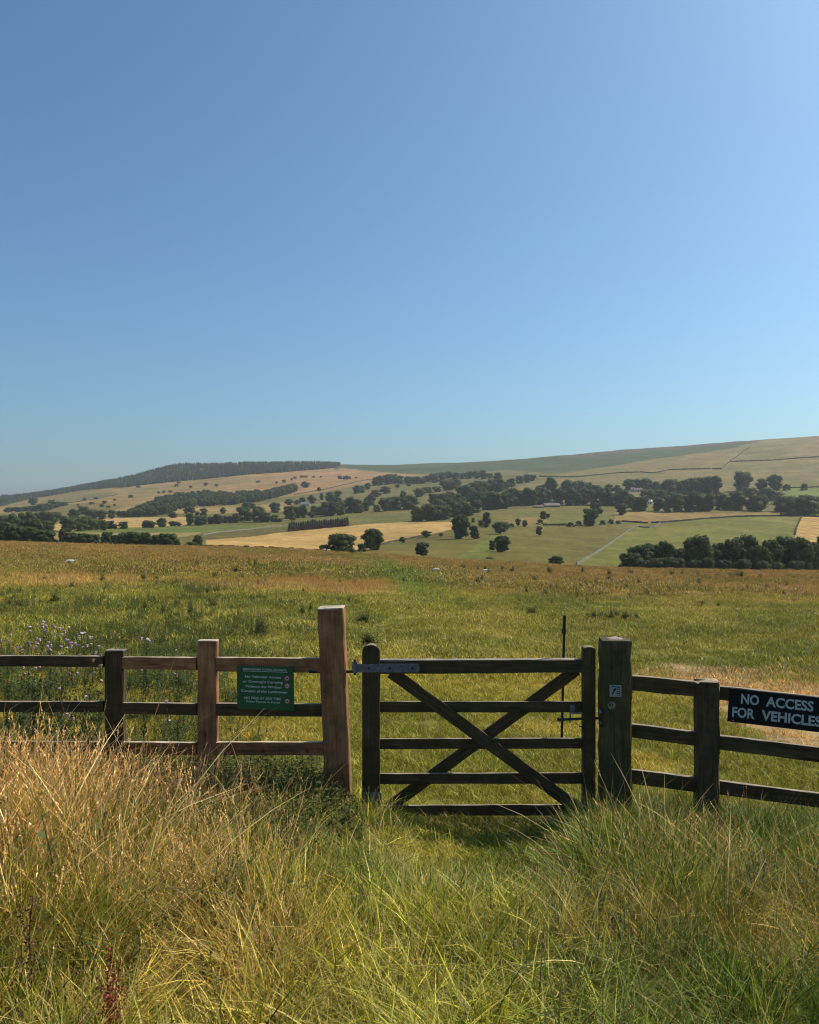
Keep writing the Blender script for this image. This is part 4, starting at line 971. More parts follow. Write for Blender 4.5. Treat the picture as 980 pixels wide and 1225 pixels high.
house('long_barn', 661, 607, 18, 2.4, 2.8, 12, M['roof_brown'], M['roof_brown'], 'long low brown roofed barn before the dense wood', 5, chimney=False)
house('barn', 645, 607.6, 12, 1.8, .9, 7, M['roof_grey'], M['roof_brown'], 'low dark shed beside the long brown barn', 4, chimney=False, door=False)
house('farmhouse', 662, 603.5, 6, 3.2, 1.6, 7, M['wall_pale'], M['roof_brown'], 'small pale farmhouse top showing behind the long barn', 2)
house('cottage', 777.5, 603, 6.5, 3.4, 2.2, 7, M['white_wall'], M['white_wall'], 'small white cottage in the gap of the village wood', 2)
house('cottage', 757, 588.5, 3, 5, 2.4, 6, M['wall_pale'], M['roof_grey'], 'narrow pale gabled house high among the village trees', 1)
house('farmhouse', 763.5, 588.8, 9, 4.2, 2.4, 7, M['wall_pale'], M['roof_brown'], 'long pinkish farmhouse high among the village trees', 3)
house('cottage', 791, 593.5, 2.6, 5, 2, 6, M['wall_pale'], M['roof_grey'], 'tiny tan walled cottage between two village trees', 1)
house('cottage', 365, 605.3, 11, 2.6, 3.2, 8, M['wall_pale'], M['roof_grey'], 'cottage with long grey roof in the mid valley clump', 4)
house('barn', 326, 612.5, 4, 2.5, 1.5, 6, M['wall_pale'], M['roof_grey'], 'tiny grey field barn under a small tree', 1, chimney=False)

def loft(bm, rings, caps=True):
    R_ = [[bm.verts.new(v) for v in r] for r in rings]; n = len(R_[0])
    for a, b in zip(R_[:-1], R_[1:]):
        for k in range(n): bm.faces.new((a[k], a[(k+1) % n], b[(k+1) % n], b[k]))
    if caps: bm.faces.new(list(reversed(R_[0]))); bm.faces.new(R_[-1])
def ring(x, z, ry, rz, n=12): return [(x, ry*math.cos(k*6.2832/n), z+rz*math.sin(k*6.2832/n)) for k in range(n)]
SHEEP = {}
for pose in ('grazing', 'lying'):
    zz = .62 if pose == 'grazing' else .33
    bm = bmesh.new()
    loft(bm, [ring(-.56, zz+.04, .05, .06), ring(-.5, zz+.02, .19, .2), ring(-.3, zz, .27, .27), ring(0, zz, .29, .28), ring(.3, zz+.02, .26, .26), ring(.5, zz+.05, .17, .18), ring(.62, zz+.08, .1, .11),
              ring(.7, zz+(-.06 if pose == 'grazing' else .16), .085, .1), ring(.8, zz+(-.28 if pose == 'grazing' else .2), .075, .08), ring(.9, zz+(-.42 if pose == 'grazing' else .14), .04, .05)])
    body = bpy.data.meshes.new('fleece'); bmesh.ops.recalc_face_normals(bm, faces=bm.faces); bm.to_mesh(body); bm.free(); body.materials.append(M['wool'])
    legs = []
    if pose == 'grazing':
        for x, s in ((-.36, -1), (-.36, 1), (.34, -1), (.34, 1)):
            bm = bmesh.new(); b_ = .05 if x < 0 else 0
            tube(bm, [(x, s*.15, .5), (x-b_, s*.15, .28), (x, s*.15, 0)], [.07, .04, .035], 6)
            m_ = bpy.data.meshes.new('leg'); bm.to_mesh(m_); bm.free(); m_.materials.append(M['sheep_skin']); legs.append(m_)
    bm = bmesh.new(); hz = zz+(-.16 if pose == 'grazing' else .27)
    for s in (-1, 1): tube(bm, [(.74, s*.05, hz), (.72, s*.17, hz+.02)], [.03, .012], 5)
    ears = bpy.data.meshes.new('ears'); bm.to_mesh(ears); bm.free(); ears.materials.append(M['sheep_skin'])
    SHEEP[pose] = (body, legs, ears)
for px, py, sz, pose, rz, lab in [
 (83.5, 675.3, 10, 'lying', .3, 'white sheep lying near the far corner of the pasture, larger of two there'),
 (55.5, 673.6, 5, 'lying', 2.6, 'small white sheep lying beyond the other near the pasture corner'),
 (388, 662.3, 4.6, 'grazing', 3.0, 'white sheep beneath the broad low tree, nearer the open brow'),
 (393, 662.3, 4.2, 'grazing', .2, 'white sheep beneath the broad low tree, closer to its trunk'),
 (496.5, 686.8, 5, 'grazing', 1.3, 'small white sheep seen end on next to the side on one'),
 (522, 686.2, 8, 'grazing', 3.0, 'white sheep standing side on in the gold grass'),
 (581, 685.6, 8, 'lying', .1, 'white sheep lying flat in the gold grass toward the stone wall')]:
    p = ground_at(px, py, 20, 215) if py > 665 else Vector(((px-CX)/F*196, 196, gz((px-CX)/F*196, 196)))
    s = sz/F*p.y/1.35
    e = empty('sheep', p+Vector((0, 0, .10*s)), rz); e.scale = (s*1.12,)*3; tag(e, lab, 'sheep', 'sheep grazing the far pasture')
    b_, lg, er = SHEEP[pose]; obj('fleece', b_, e); obj('ears', er, e)
    for m_ in lg: obj('leg', m_, e)

# ------------------------------------------------------------------ thistles and other single plants
PUR = plain('thistle_purple', (.40, .22, .29), .8, 0, .25, 30, .1); PALEP = plain('faded_thistle_lilac', (.55, .41, .43), .8, 0, .25, 30, .1)
TAN = plain('dead_thistle_head', (.42, .3, .19), .9, 0, .3, 30, .1)
def flower_me(m, s=1.0):
    bm = bmesh.new(); rings = []
    for z, r_ in ((0, .005), (.008, .011), (.02, .011), (.024, .016), (.036, .018), (.040, .008)):
        rings.append([(r_*(1+.25*(k % 2))*math.cos(k*.7854), r_*(1+.25*(k % 2))*math.sin(k*.7854), z) for k in range(8)])
    loft(bm, rings); me = bpy.data.meshes.new('flower_head'); bm.to_mesh(me); bm.free(); me.materials.append(m); return me
FL = [flower_me(PUR), flower_me(PALEP), flower_me(TAN)]
THD = np.array([.075, .10, .045])
th_me = [leafy_mesh('foliage', 3, 1.0, .17, 22, 400+k, THD, rad=.06, spiky=True, up=.5) for k in range(4)]
bush_me = [leafy_mesh('foliage', 12, 1.0, .22, 22, 420+k, THD*1.0, rad=.22, spiky=True, up=.6) for k in range(3)]
def weed_plant(px, base, top, wpx, label, flowers=0, fk=0, bushy=False, name='thistle_plant', group=None, d=None, cat='thistle'):
    if d: x = (px-CX)/F*d; p = Vector((x, d, gz(x, d)))
    else: p = ground_at(px, base, 6.8, 225)
    d = p.y; h = max(.08, (CY+F*(H-p.z)/d-top)/F*d); wd = wpx/F*d
    r = random.Random(int(px*31+base)); e = empty(name, p, r.uniform(0, 6)); tag(e, label, cat, group)
    me = (bush_me if bushy else th_me)[r.randrange(3)]
    f = obj('foliage', me, e); sx = wd/(.62 if bushy else .42); f.scale = (sx, sx, h)
    for k in range(flowers):
        q = obj('flower_head', FL[fk if not isinstance(fk, tuple) else r.choice(fk)], e); s = r.uniform(.5, .85)*(1 if d < 9 else .9)
        q.location = (r.uniform(-.5, .5)*wd*.9, r.uniform(-.5, .5)*wd*.9, h*r.uniform(.8, 1.06)); q.scale = (s, s, s); q.rotation_euler = (r.uniform(-.5, .5), r.uniform(-.5, .5), 0)
    return e
for k, (px, top, fl) in enumerate([(10, 766, 3), (24, 764, 4), (38, 762, 5), (48, 757, 4), (60, 759, 5), (68, 760, 5), (78, 760, 5), (90, 766, 4), (98, 766, 3), (108, 770, 4), (118, 776, 4), (55, 772, 5), (42, 776, 4), (30, 778, 3), (85, 778, 4), (74, 782, 3)]):
    weed_plant(px, 0, top, 16, ORD[k]+' in the lilac thistle cluster above the dark rail, counted nearest post last' if False else ['lilac thistle at the outer end of the cluster above the dark rail', 'tallest lilac thistle in the cluster above the dark rail'][k == 3] if k in (0, 3) else ('lilac thistle closest to the dark post in the cluster above the rail' if k == 10 else 'lilac flowered creeping thistle in the cluster above the dark rail'), fl+2, (0, 1, 1), group='flowering thistles behind the fence end', d=7.4+(k*5 % 7)*.13)
for px, top, fl, fk, d, lab in [
 (172, 772, 4, 1, 7.6, 'pale lilac thistle above the rail between the two plank fence posts'),
 (212, 781, 5, 2, 7.2, 'seeding tan thistle just above the rail by the brown post'),
 (118, 792, 5, 2, 6.35, 'thistle gone to brown seed heads leaning on the dark post'),
 (106, 806, 3, 1, 6.3, 'low lilac thistle before the dark fence post'),
 (84, 850, 2, 0, 6.0, 'single deep purple thistle in the grass before the fence'),
 (74, 828, 2, 0, 6.1, 'purple thistle poking up before the middle rail'),
 (197, 850, 2, 1, 6.0, 'pale thistle before the middle rail next to the brown post')]:
    weed_plant(px, 0, top, 15, lab, fl, fk, d=d)
for k, (px, b, t, wd, lab, fl) in enumerate([
 (68, 722, 706, 12, 'dark bushy thistle standing in the long gold band', 1), (22, 727, 716, 12, 'grey green thistle clump near the gold band end', 0),
 (445, 776, 752, 20, 'flowering thistle directly behind the gate hinge stile', 4), (432, 746, 732, 16, 'dark thistle past the tall brown gatepost', 1),
 (636, 737, 723, 12, 'dark grassy clump beyond the middle of the gate', 0), (312, 760, 735, 16, 'branched thistle with purple heads above the green sign', 4),
 (228, 738, 714, 8, 'tall slender dark thistle above the brown post', 0), (172, 733, 717, 6, 'tall slender thistle above the fence bay', 0), (195, 738, 720, 6, 'slender thistle second of three above the fence bay', 0),
 (255, 728, 715, 10, 'thistle with several stems behind the brown post', 0), (372, 733, 719, 5, 'thin dark thistle left of the tall gatepost', 0),
 (362, 735, 722, 6, 'small thistle beside the thin dark one by the gatepost', 0), (345, 726, 718, 12, 'low purple thistle patch above the green sign', 2),
 (652, 713, 705, 8, 'dark round weed far out beyond the latch', 0), (504, 698, 690, 5, 'small dark thistle beyond the path', 0), (476, 690, 684, 7, 'dark weed tuft at the edge of the green path', 0),
 (714, 700, 690, 5, 'dark thistle far out between latch post and stone wall', 0), (800, 697, 692, 5, 'dark thistle far out below the tree belt', 0)]):
    if 'left' in lab: lab = lab.replace('left of', 'beside')
    weed_plant(px, b, t, wd*1.15, lab, fl, 0, bushy=True, group=None)
rr2 = random.Random(3)
for k in range(120):
    px = rr2.uniform(5, 975); py = rr2.uniform(682, 728) if k % 3 else rr2.uniform(672, 700)
    py = max(py, np.interp(px, [0, 400, 980], [668, 678, 694]))
    weed_plant(px, py, py-rr2.uniform(5, 11), rr2.uniform(4, 8), 'small dark thistle scattered over the far pasture', 0, 0, bushy=True, group='small thistles over the far pasture')
for px, b, t, wd, lab in [(118, 870, 0, 0, '')]: pass
# yellowing weed patch by the latch post
for k in range(9):
    px = 704+k*7+rr2.uniform(-2, 2)
    e = weed_plant(px, 741+rr2.uniform(-2, 3), 730+rr2.uniform(-3, 2), 9, 'yellow tinged weed in the patch above the latch post', 0, 0, bushy=True, name='weed_plant', group='yellowing weed patch above the latch post', cat='weed')
# red dock and dark dock stalks in the verge
def dock(px, base, top, d, col, label):
    x = (px-CX)/F*d; z0 = gz(x, d); zt = H-(top-CY)/F*d; h = zt-z0
    e = empty('dock_stalk', (x, d, z0)); tag(e, label, 'dock')
    r = np.random.default_rng(int(px)); bm = bmesh.new()
    tube(bm, [(0, 0, 0), (.008, 0, h*.4), (-.006, .005, h*.75), (.01, 0, h)], [.004, .0035, .0028, .0015], 6)
    m_ = plain('dock_stem', tuple(c*.8 for c in col), .8, 0, .2, 40, .1); bm_obj('stem', bm, m_, e)
    V, Fc = [], []; b = 0
    for s in range(5):
        a = r.uniform(0, 6.28); z1 = h*r.uniform(.35, .7); ln = h*r.uniform(.15, .3)
        for k in range(46):
            t = r.uniform(0, 1)
            c = np.array([math.cos(a)*.04*t, math.sin(a)*.04*t, z1+ln*t])+r.normal(0, .006, 3)
            u = rand_unit(r, 1)[0]; v = np.cross(u, rand_unit(r, 1)[0]); v /= np.linalg.norm(v); s_ = .0042
            V += [c-u*s_, c+v*s_, c+u*s_, c-v*s_]; Fc.append((b, b+1, b+2, b+3)); b += 4
    for k in range(120):
        c = np.array([0, 0, h*r.uniform(.35, 1)])+r.normal(0, .007, 3)
        u = rand_unit(r, 1)[0]; v = np.cross(u, rand_unit(r, 1)[0]); v /= np.linalg.norm(v); s_ = .0045
        V += [c-u*s_, c+v*s_, c+u*s_, c-v*s_]; Fc.append((b, b+1, b+2, b+3)); b += 4
    me = mesh_np('seeds', np.array(V), np.array(Fc), [plain('dock_seed', col, .8, 0, .3, 60, .1)]); obj('seeds', me, e)
dock(130, 0, 1132, 2.75, (.30, .075, .04), 'bright red dock stalk standing in the near grass')
dock(139, 0, 1160, 2.8, (.28, .09, .05), 'shorter red dock stalk beside the bright red one')
dock(36, 0, 1072, 3.0, (.13, .05, .03), 'dark brown dock stalk standing in the near grass')

peb = bmesh.new(); rp = random.Random(6)
for k in range(260):
    px = rp.gauss(640, 17); d = rp.gauss(6.12, .12); x = (px-CX)/F*d; z = gz(x, d); r_ = rp.uniform(.009, .028)
    mt = Matrix.Translation((x, d, z+r_*.2)) @ Matrix.Rotation(rp.uniform(0, 6), 4, 'Z') @ Matrix.Diagonal((r_*1.3, r_, r_*.55, 1))
    bmesh.ops.create_icosphere(peb, subdivisions=1, radius=1, matrix=mt)
for v in peb.verts: v.co += Vector((rp.uniform(-.002, .002), rp.uniform(-.002, .002), rp.uniform(-.002, .002)))
tag(bm_obj('gateway_stones', peb, plain('pinkish_stones', (.42, .29, .21), .9, 0, .4, 14, .1)), 'small pinkish stones on the worn earth under the gate', 'stones', kind='stuff')

# ------------------------------------------------------------------ carpentry
def timber_bm(w_, t_, L_, seed=0, bev=.006, wob=.0025, seg=None, topfn=None):
    """a sawn length: local Z along, X width, Y thickness, softened arrises, slightly untrue"""
    r = random.Random(seed); bm = bmesh.new(); n = seg or max(3, int(L_/.12))
    ring_ = [(-1, -1), (1, -1), (1, 1), (-1, 1)]
    rs = []
    for k in range(n+1):
        z = L_*k/n; c = []
        for sx, sy in ring_:
            x = sx*w_/2; y = sy*t_/2
            for q in ((0, 1) if sx*sy > 0 else (1, 0)):
                c.append((x-(sx*bev if q else 0)+r.uniform(-wob, wob), y-(0 if q else sy*bev)+r.uniform(-wob, wob), z))
        rs.append(c)
    # order vertices round the section
    def angle(p): return math.atan2(p[1]/t_, p[0]/w_)
    idx = sorted(range(8), key=lambda i: angle(rs[0][i]))
    rs = [[c[i] for i in idx] for c in rs]
    if topfn:
        rs[-1] = [(x, y, z+topfn(x, y)) for x, y, z in rs[-1]]
    loft(bm, rs, caps=not topfn)
    if topfn:
        bm.verts.ensure_lookup_table()
        bm.faces.new([bm.verts[i] for i in range(7, -1, -1)])
        top = bm.verts[-8:]
        c = bm.verts.new((sum(v.co.x for v in top)/8, sum(v.co.y for v in top)/8, max(v.co.z for v in top)+topfn(0, 0)*.2))
        for k in range(8): bm.faces.new((top[k], top[(k+1) % 8], c))
    bmesh.ops.recalc_face_normals(bm, faces=bm.faces)
    return bm
def place(name, bm, m, a, b, ydir=Vector((0, 1, 0)), parent=None):
    """put a timber so that local Z runs a -> b"""
    z = (b-a).normalized(); x = ydir.cross(z).normalized(); y = z.cross(x)
    mt = Matrix((x, y, z)).transposed().to_4x4(); mt.translation = a
    me = bpy.data.meshes.new(name); bm.to_mesh(me); bm.free(); me.materials.append(m)
    o = bpy.data.objects.new(name, me); COL.objects.link(o)
    if parent: o.parent = parent; o.matrix_world = mt; o.matrix_parent_inverse = parent_inv(parent)
    else: o.matrix_world = mt
    return o
def parent_inv(p):
    return Matrix.Translation(-p.location)
def bar(name, m, pa, pb, wpx_or_m, thick, parent, seed, wob=.002, metres=False, bev=.005):
    L_ = (pb-pa).length; bm = timber_bm(wpx_or_m, thick, L_, seed, bev, wob)
    return place(name, bm, m, pa, pb, parent=parent)
def cap_top(parent_obj, w_, t_, L_, m, name='cut_top', dz=0.001):
    pass

# --- left fence: line recedes slightly away to the end
def dl(px): return 6.38+(380-px)/380*.62          # depth of the fence line at a picture column
fence = empty('plank_fence', (P(250, 0, dl(250)).x, dl(250), gz(P(250, 0, dl(250)).x, dl(250))))
tag(fence, 'three rail plank fence with one dark and one brown post beside the tall gatepost', 'fence')
def post(name, px0, px1, top, d, t_, m, parent, seed, topfn=None, tilt=0, bev=.008, wob=.004, end=None):
    w_ = (px1-px0)/F*d; c = P((px0+px1)/2, top, d+t_/2); c.x = ((px0+px1)/2-CX)/F*d
    c.z = H-(top-CY)/F*d
    b = Vector((c.x+tilt, c.y, gz(c.x, c.y)-.25))
    bm = timber_bm(w_, t_, (c-b).length, seed, bev, wob, topfn=topfn)
    o = place(name, bm, m, b, c, parent=parent)
    if end:      # pale weathered end grain as the post's own top piece
        e = place('cut_end', timber_bm(w_-.006, t_-.006, .010, seed+1, bev, .0008, seg=1), end, c-Vector((0, 0, .004)), c+Vector((0, 0, .006)), parent=o)
        e.matrix_parent_inverse = Matrix.Identity(4); e.matrix_basis = o.matrix_basis.inverted() @ Matrix.Identity(4) if False else e.matrix_basis
    return o
# (cut ends are set with explicit local coordinates below)
def post2(name, px0, px1, top, d, t_, m, parent, seed, end=None, tilt=0, **k):
    w_ = (px1-px0)/F*d; cx = ((px0+px1)/2-CX)/F*d; zt = H-(top-CY)/F*d; y = d+t_/2
    zb = gz(cx, y)-.25; L_ = zt-zb
    bm = timber_bm(w_, t_, L_, seed, k.get('bev', .008), k.get('wob', .004), topfn=k.get('topfn'))
    o = bm_obj(name, bm, m, parent)
    loc = Vector((cx+tilt, y, zb)); o.location = loc-(parent.location if parent else Vector())
    o.rotation_euler = (0, math.atan2(-tilt, L_), 0)
    if end:
        e = bm_obj('cut_end', timber_bm(w_-.004, t_-.004, .010, seed+1, .004, .0008, seg=1), end, o); e.location = (0, 0, L_-.004)
    return o
post2('post', 125, 147.5, 779, dl(136), .085, M['old_wood'], fence, 11, end=M['grey_top'])
post2('post', 236, 259.5, 767.5, dl(248), .085, M['new_wood'], fence, 12, end=M['end_wood'])
def rail(px0, y0, y0b, px1, y1, y1b, m, parent, seed, dfun, t_=.038, off=.03, topm=None, name='rail'):
    d0, d1 = dfun(px0)+off, dfun(px1)+off
    a = P(px0, (y0+y0b)/2, d0); b = P(px1, (y1+y1b)/2, d1)
    w_ = ((y0b-y0)/F*d0+(y1b-y1)/F*d1)/2
    bm = timber_bm(w_, t_, (b-a).length, seed, .003, .0018)
    # local: Z along, Y up-ish (width), X depth -> build with width on X; orient X up
    z = (b-a).normalized(); x = Vector((0, 0, 1)); x = (x-z*x.dot(z)).normalized(); y = z.cross(x)
    mt = Matrix((x, y, z)).transposed().to_4x4(); mt.translation = a-(parent.location if parent else Vector())
    o = bm_obj(name, bm, m, parent); o.matrix_basis = mt
    return o
NW, OW = M['new_wood'], M['old_wood']
rail(-60, 783.5, 796.5, 124.5, 785, 797.5, OW, fence, 21, dl, off=.02)
rail(-60, 839.5, 851, 124.5, 838.5, 852, OW, fence, 22, dl, off=.02)
rail(-60, 886, 898, 124.5, 887, 900, OW, fence, 23, dl, off=.02)
rail(148, 785.5, 800, 235.5, 786.5, 801, NW, fence, 24, dl)
rail(148, 840, 853.5, 235.5, 841.5, 855, OW, fence, 25, dl)
rail(148, 887.5, 901, 235.5, 888, 903, NW, fence, 26, dl)
rail(260, 786, 803, 386, 787.5, 804, NW, fence, 27, dl)
rail(260, 841, 855.5, 388, 842, 857, OW, fence, 28, dl)
rail(260, 887.5, 902.5, 390, 887.5, 903, NW, fence, 29, dl)
# --- tall gatepost
gp = post2('gate_post', 380, 411, 728.5, 6.32, .2, NW, None, 31, end=M['end_wood'], tilt=0)
gp.rotation_euler = (0, R(-2.2), 0); gp.location.x += .072
tag(gp, 'tall leaning brown square gatepost carrying the gate hinges', 'post')
# --- the latch post: thick, mossy, with a weathered pyramid head
def worn(x, y): return .035*(1-min(1, max(abs(x), abs(y))/.1))+.012*math.sin(x*60)*math.cos(y*45)
lp = post2('latch_post', 722, 757.5, 767, 6.22, .2, M['mossy_wood'], None, 33, topfn=worn, bev=.014, wob=.006)
lp.rotation_euler = (0, 0, R(-5)); tag(lp, 'thick mossy square gatepost with waymark plate and worn rough top', 'post')
bm = bmesh.new(); nn = 8; gx_ = []
rw = random.Random(8)
for i in range(nn+1):
    row = []
    for j in range(nn+1):
        x = (-.5+i/nn)*.212; y = (-.5+j/nn)*.192; q = max(abs(x)/.106, abs(y)/.096)
        row.append(bm.verts.new((x*(1+rw.uniform(-.02, .02)), y, .052*(1-q**1.3)+rw.uniform(-.006, .006)+(-.03 if q > .99 else 0))))
    gx_.append(row)
for i in range(nn):
    for j in range(nn): bm.faces.new((gx_[i][j], gx_[i+1][j], gx_[i+1][j+1], gx_[i][j+1]))
wt = bm_obj('worn_top', bm, M['grey_top'], lp)
wt.location = (0, 0, max(v.co.z for v in lp.data.vertices)-.036)
def on_latch(px, py, dy=-.004): return P(px, py, 6.22+dy)
# --- right fence
def dr(px): return 6.27-(px-760)/220*.42
rf = empty('rail_fence', (P(860, 0, dr(860)).x, dr(860), gz(P(860, 0, dr(860)).x, dr(860))))
tag(rf, 'dark three rail fence sloping down from the latch post to the black sign', 'fence')
post2('post', 836, 861.5, 815.5, dr(848)-.03, .12, OW, rf, 41, end=None, wob=.006, bev=.01, topfn=lambda x, y: .01*math.sin(x*90)+.012*math.cos(y*70))
post2('post', 1074, 1104, 842, dr(1085)-.03, .12, OW, rf, 42, wob=.006, bev=.01)
rail(756, 807.5, 825.5, 836, 815.5, 833.5, OW, rf, 43, dr, t_=.04, off=.03)
rail(756, 865.5, 881.5, 836, 875.5, 892, OW, rf, 44, dr, t_=.04, off=.03)
rail(756, 920, 937, 836, 930, 947, OW, rf, 45, dr, t_=.04, off=.03)
rail(861, 820.5, 836.5, 1080, 843.5, 862, OW, rf, 46, dr, t_=.04, off=.035)
rail(861, 879.5, 895.5, 1080, 906, 925, OW, rf, 47, dr, t_=.04, off=.035)
rail(861, 934, 949.5, 1080, 961, 979, OW, rf, 48, dr, t_=.04, off=.035)
# --- the gate
GD = 6.30
gate = empty('field_gate', (P(573, 0, GD).x, GD, gz(P(573, 0, GD).x, GD)))
tag(gate, 'closed dark wooden five bar gate with crossed braces', 'gate')
def gdf(px): return GD
def rtop(w2, hh): return lambda x, y: hh*math.sqrt(max(0, 1-(x/w2)**2))
def rounded_stile(px0, px1, top, bot, d, t_, rise, seed):
    w_ = (px1-px0)/F*d; n = 10
    zt = H-(top-CY)/F*d; zb = H-(bot-CY)/F*d; L_ = zt-zb; bm = bmesh.new()
    prof = [(-w_/2, 0), (w_/2, 0)]+[(w_/2*math.cos(math.pi*k/n), L_-rise+rise*math.sin(math.pi*k/n)) for k in range(n+1)]
    a = [bm.verts.new((x, -t_/2, z)) for x, z in prof]; b = [bm.verts.new((x, t_/2, z)) for x, z in prof]
    bm.faces.new(a); bm.faces.new(list(reversed(b)))
    for k in range(len(prof)): bm.faces.new((a[k], b[k], b[(k+1) % len(prof)], a[(k+1) % len(prof)]))
    bmesh.ops.recalc_face_normals(bm, faces=bm.faces)
    bmesh.ops.bevel(bm, geom=[e for e in bm.edges if abs(e.verts[0].co.y-e.verts[1].co.y) < 1e-6], offset=.004, segments=1, affect='EDGES')
    o = bm_obj('stile', bm, OW, gate); o.location = Vector((((px0+px1)/2-CX)/F*d, d+t_/2, zb))-gate.location; return o
rounded_stile(433.3, 454.5, 771.5, 983, GD-.02, .085, .055, 1)
rounded_stile(698.3, 712.8, 774, 984, GD-.01, .085, .022, 2)
rail(454.2, 789.5, 806, 700, 789, 803, OW, gate, 51, gdf, t_=.075, off=.03, name='top_rail')
# upper face of the top rail: silvering, with its sunlit brightness put into the colour
rail(454.6, 788.8, 789.9, 689, 788.2, 789.3, M['grey_top'], gate, 52, gdf, t_=.070, off=.03, name='lit_weathered_cap')
rail(454.2, 839, 852, 700, 839, 852, OW, gate, 53, gdf, t_=.022, off=.045)
rail(454.2, 883.5, 896, 700, 883, 895, OW, gate, 54, gdf, t_=.022, off=.045)
rail(454.2, 925, 938, 700, 924.5, 937, OW, gate, 55, gdf, t_=.022, off=.045)
rail(454.2, 963.5, 976, 700, 962, 975, OW, gate, 56, gdf, t_=.022, off=.045)
def brace(pa, pb, wpx, y, seed):
    a = P(*pa, y); b = P(*pb, y); w_ = wpx/F*y
    z = (b-a).normalized(); yv = Vector((0, 1, 0)); x = yv.cross(z).normalized()
    mt = Matrix((x, yv, z)).transposed().to_4x4(); mt.translation = a-gate.location
    o = bm_obj('brace', timber_bm(w_, .022, (b-a).length, seed, .003, .0015), OW, gate); o.matrix_basis = mt; return o
brace((468, 804), (698, 972), 14.5, GD+.019, 57)
brace((461, 969), (690, 801), 14, GD+.071, 58)
bolt_me = None
def bolt(px, py, y, r_=.007, m=None, parent=gate, ploc=None):
    global bolt_me
    if bolt_me is None:
        bm = bmesh.new(); rings = [[(r2*math.cos(k*.7854), -z_, r2*math.sin(k*.7854)) for k in range(8)] for r2, z_ in ((1, 0), (1, .25), (.75, .5), (.3, .62))]
        loft(bm, rings); bmesh.ops.recalc_face_normals(bm, faces=bm.faces)
        bolt_me = bpy.data.meshes.new('bolt'); bm.to_mesh(bolt_me); bm.free(); bolt_me.materials.append(M['dark_steel'])
    o = obj('bolt', bolt_me, parent); o.location = P(px, py, y)-(ploc if ploc is not None else parent.location); o.scale = (r_,)*3; return o
for px, py in ((526, 847), (587, 891)): bolt(px, py, GD+.0075)
for px, py in ((622, 846), (507, 931), (645, 933)): bolt(px, py, GD+.033)
# hinge strap, eye and hook
def plate_bm(x0, x1, z0, z1, t_, rnd=True, n=6):
    bm = bmesh.new(); r_ = (z1-z0)/2*.7; pr = [(x0, z0), (x1-r_, z0)]
    pr += [(x1-r_+r_*math.sin(a), (z0+r_)-r_*math.cos(a)) for a in [math.pi/2*k/n for k in range(1, n+1)]]
    pr += [(x1-r_+r_*math.cos(a), (z1-r_)+r_*math.sin(a)) for a in [math.pi/2*k/n for k in range(0, n+1)]]
    pr += [(x0, z1)]
    prism(bm, pr, -t_/2, t_/2); return bm
yS = GD-.026
a = P(427.5, 804.3, yS); b = P(502, 794.3, yS)
hs_ = bm_obj('hinge_strap', plate_bm(0, b.x-a.x, 0, b.z-a.z, .008), M['galv'], gate); hs_.location = Vector((a.x, yS, a.z))-gate.location
# packing behind the strap where it crosses the rail
for px in (441.2, 467, 493.2):
    q = bolt(px, 799.3, yS-.004, .009, parent=hs_, ploc=Vector((a.x, yS, a.z)))
def cyl(name, pa, pb, r_, m, parent, sides=10, r2=None, ploc=None):
    bm = bmesh.new(); o0 = ploc if ploc is not None else (parent.location if parent else Vector())
    tube(bm, [tuple(pa-o0), tuple(pb-o0)], [r_, r2 or r_], sides); return bm_obj(name, bm, m, parent)
cyl('hinge_eye', P(424.5, 792, yS), P(424.5, 805, yS), .02, M['galv'], gate)
hook = empty('gate_hook', P(421, 804, 6.30)); tag(hook, 'steel hook pin joining the hinge eye to the tall gatepost', 'hook')
cyl('pin', P(424.5, 789.5, yS), P(424.5, 807.5, yS), .009, M['dark_steel'], hook)
cyl('shank', P(424.5, 803.5, yS+.03), P(408, 803.5, 6.36), .011, M['dark_steel'], hook)
a = P(433, 958, GD-.025); b = P(456.5, 947.5, GD-.025)
lo_ = bm_obj('lower_strap', plate_bm(0, b.x-a.x, 0, b.z-a.z, .008), M['galv'], gate); lo_.location = Vector((a.x, GD-.025, a.z))-gate.location
bolt(441, 952, GD-.03, .009)
# bolts through the tall post and rail end
tb = empty('post_bolt', P(376, 803.5, 6.34)); tag(tb, 'dark bolt end sticking from the far side of the tall gatepost', 'bolt')
cyl('shank', P(370, 803.8, 6.40), P(384, 803.8, 6.40), .011, M['dark_steel'], tb)
# latch: long lever rod, guides and sliding bolt
yR = GD+.13
rod = cyl('lever_rod', P(675.4, 737, yR), P(672.2, 883, yR), .0105, M['dark_steel'], gate)
cyl('rod_grip', P(675.4, 736, yR), P(674.9, 758, yR), .0135, M['dark_steel'], gate)
cyl('rod_collar', P(675.0, 752, yR), P(674.9, 758, yR), .018, M['rust'], gate)
yB = GD-.01
cyl('latch_bolt', P(668.6, 861, yB), P(699, 859.8, yB), .010, M['dark_steel'], gate)
cyl('latch_bolt', P(712, 859.4, GD+.02), P(721.5, 859, GD+.02), .010, M['dark_steel'], gate)
cyl('bolt_knob', P(668.4, 862.6, yB), P(669.6, 859.2, yB), .015, M['dark_steel'], gate)
a = P(682, 853.5, GD+.02); b = P(688.5, 843.5, GD+.02)
gb = bm_obj('latch_bracket', plate_bm(0, b.x-a.x, 0, b.z-a.z, .006), M['galv'], gate); gb.location = Vector((a.x, GD+.03, a.z))-gate.location
cyl('bracket_stem', P(682.6, 853, yB), P(681.8, 864.5, yB), .006, M['galv'], gate)
cyl('bracket_arm', P(684, 853, yB+.01), P(699, 853.6, yB+.01), .006, M['galv'], gate)
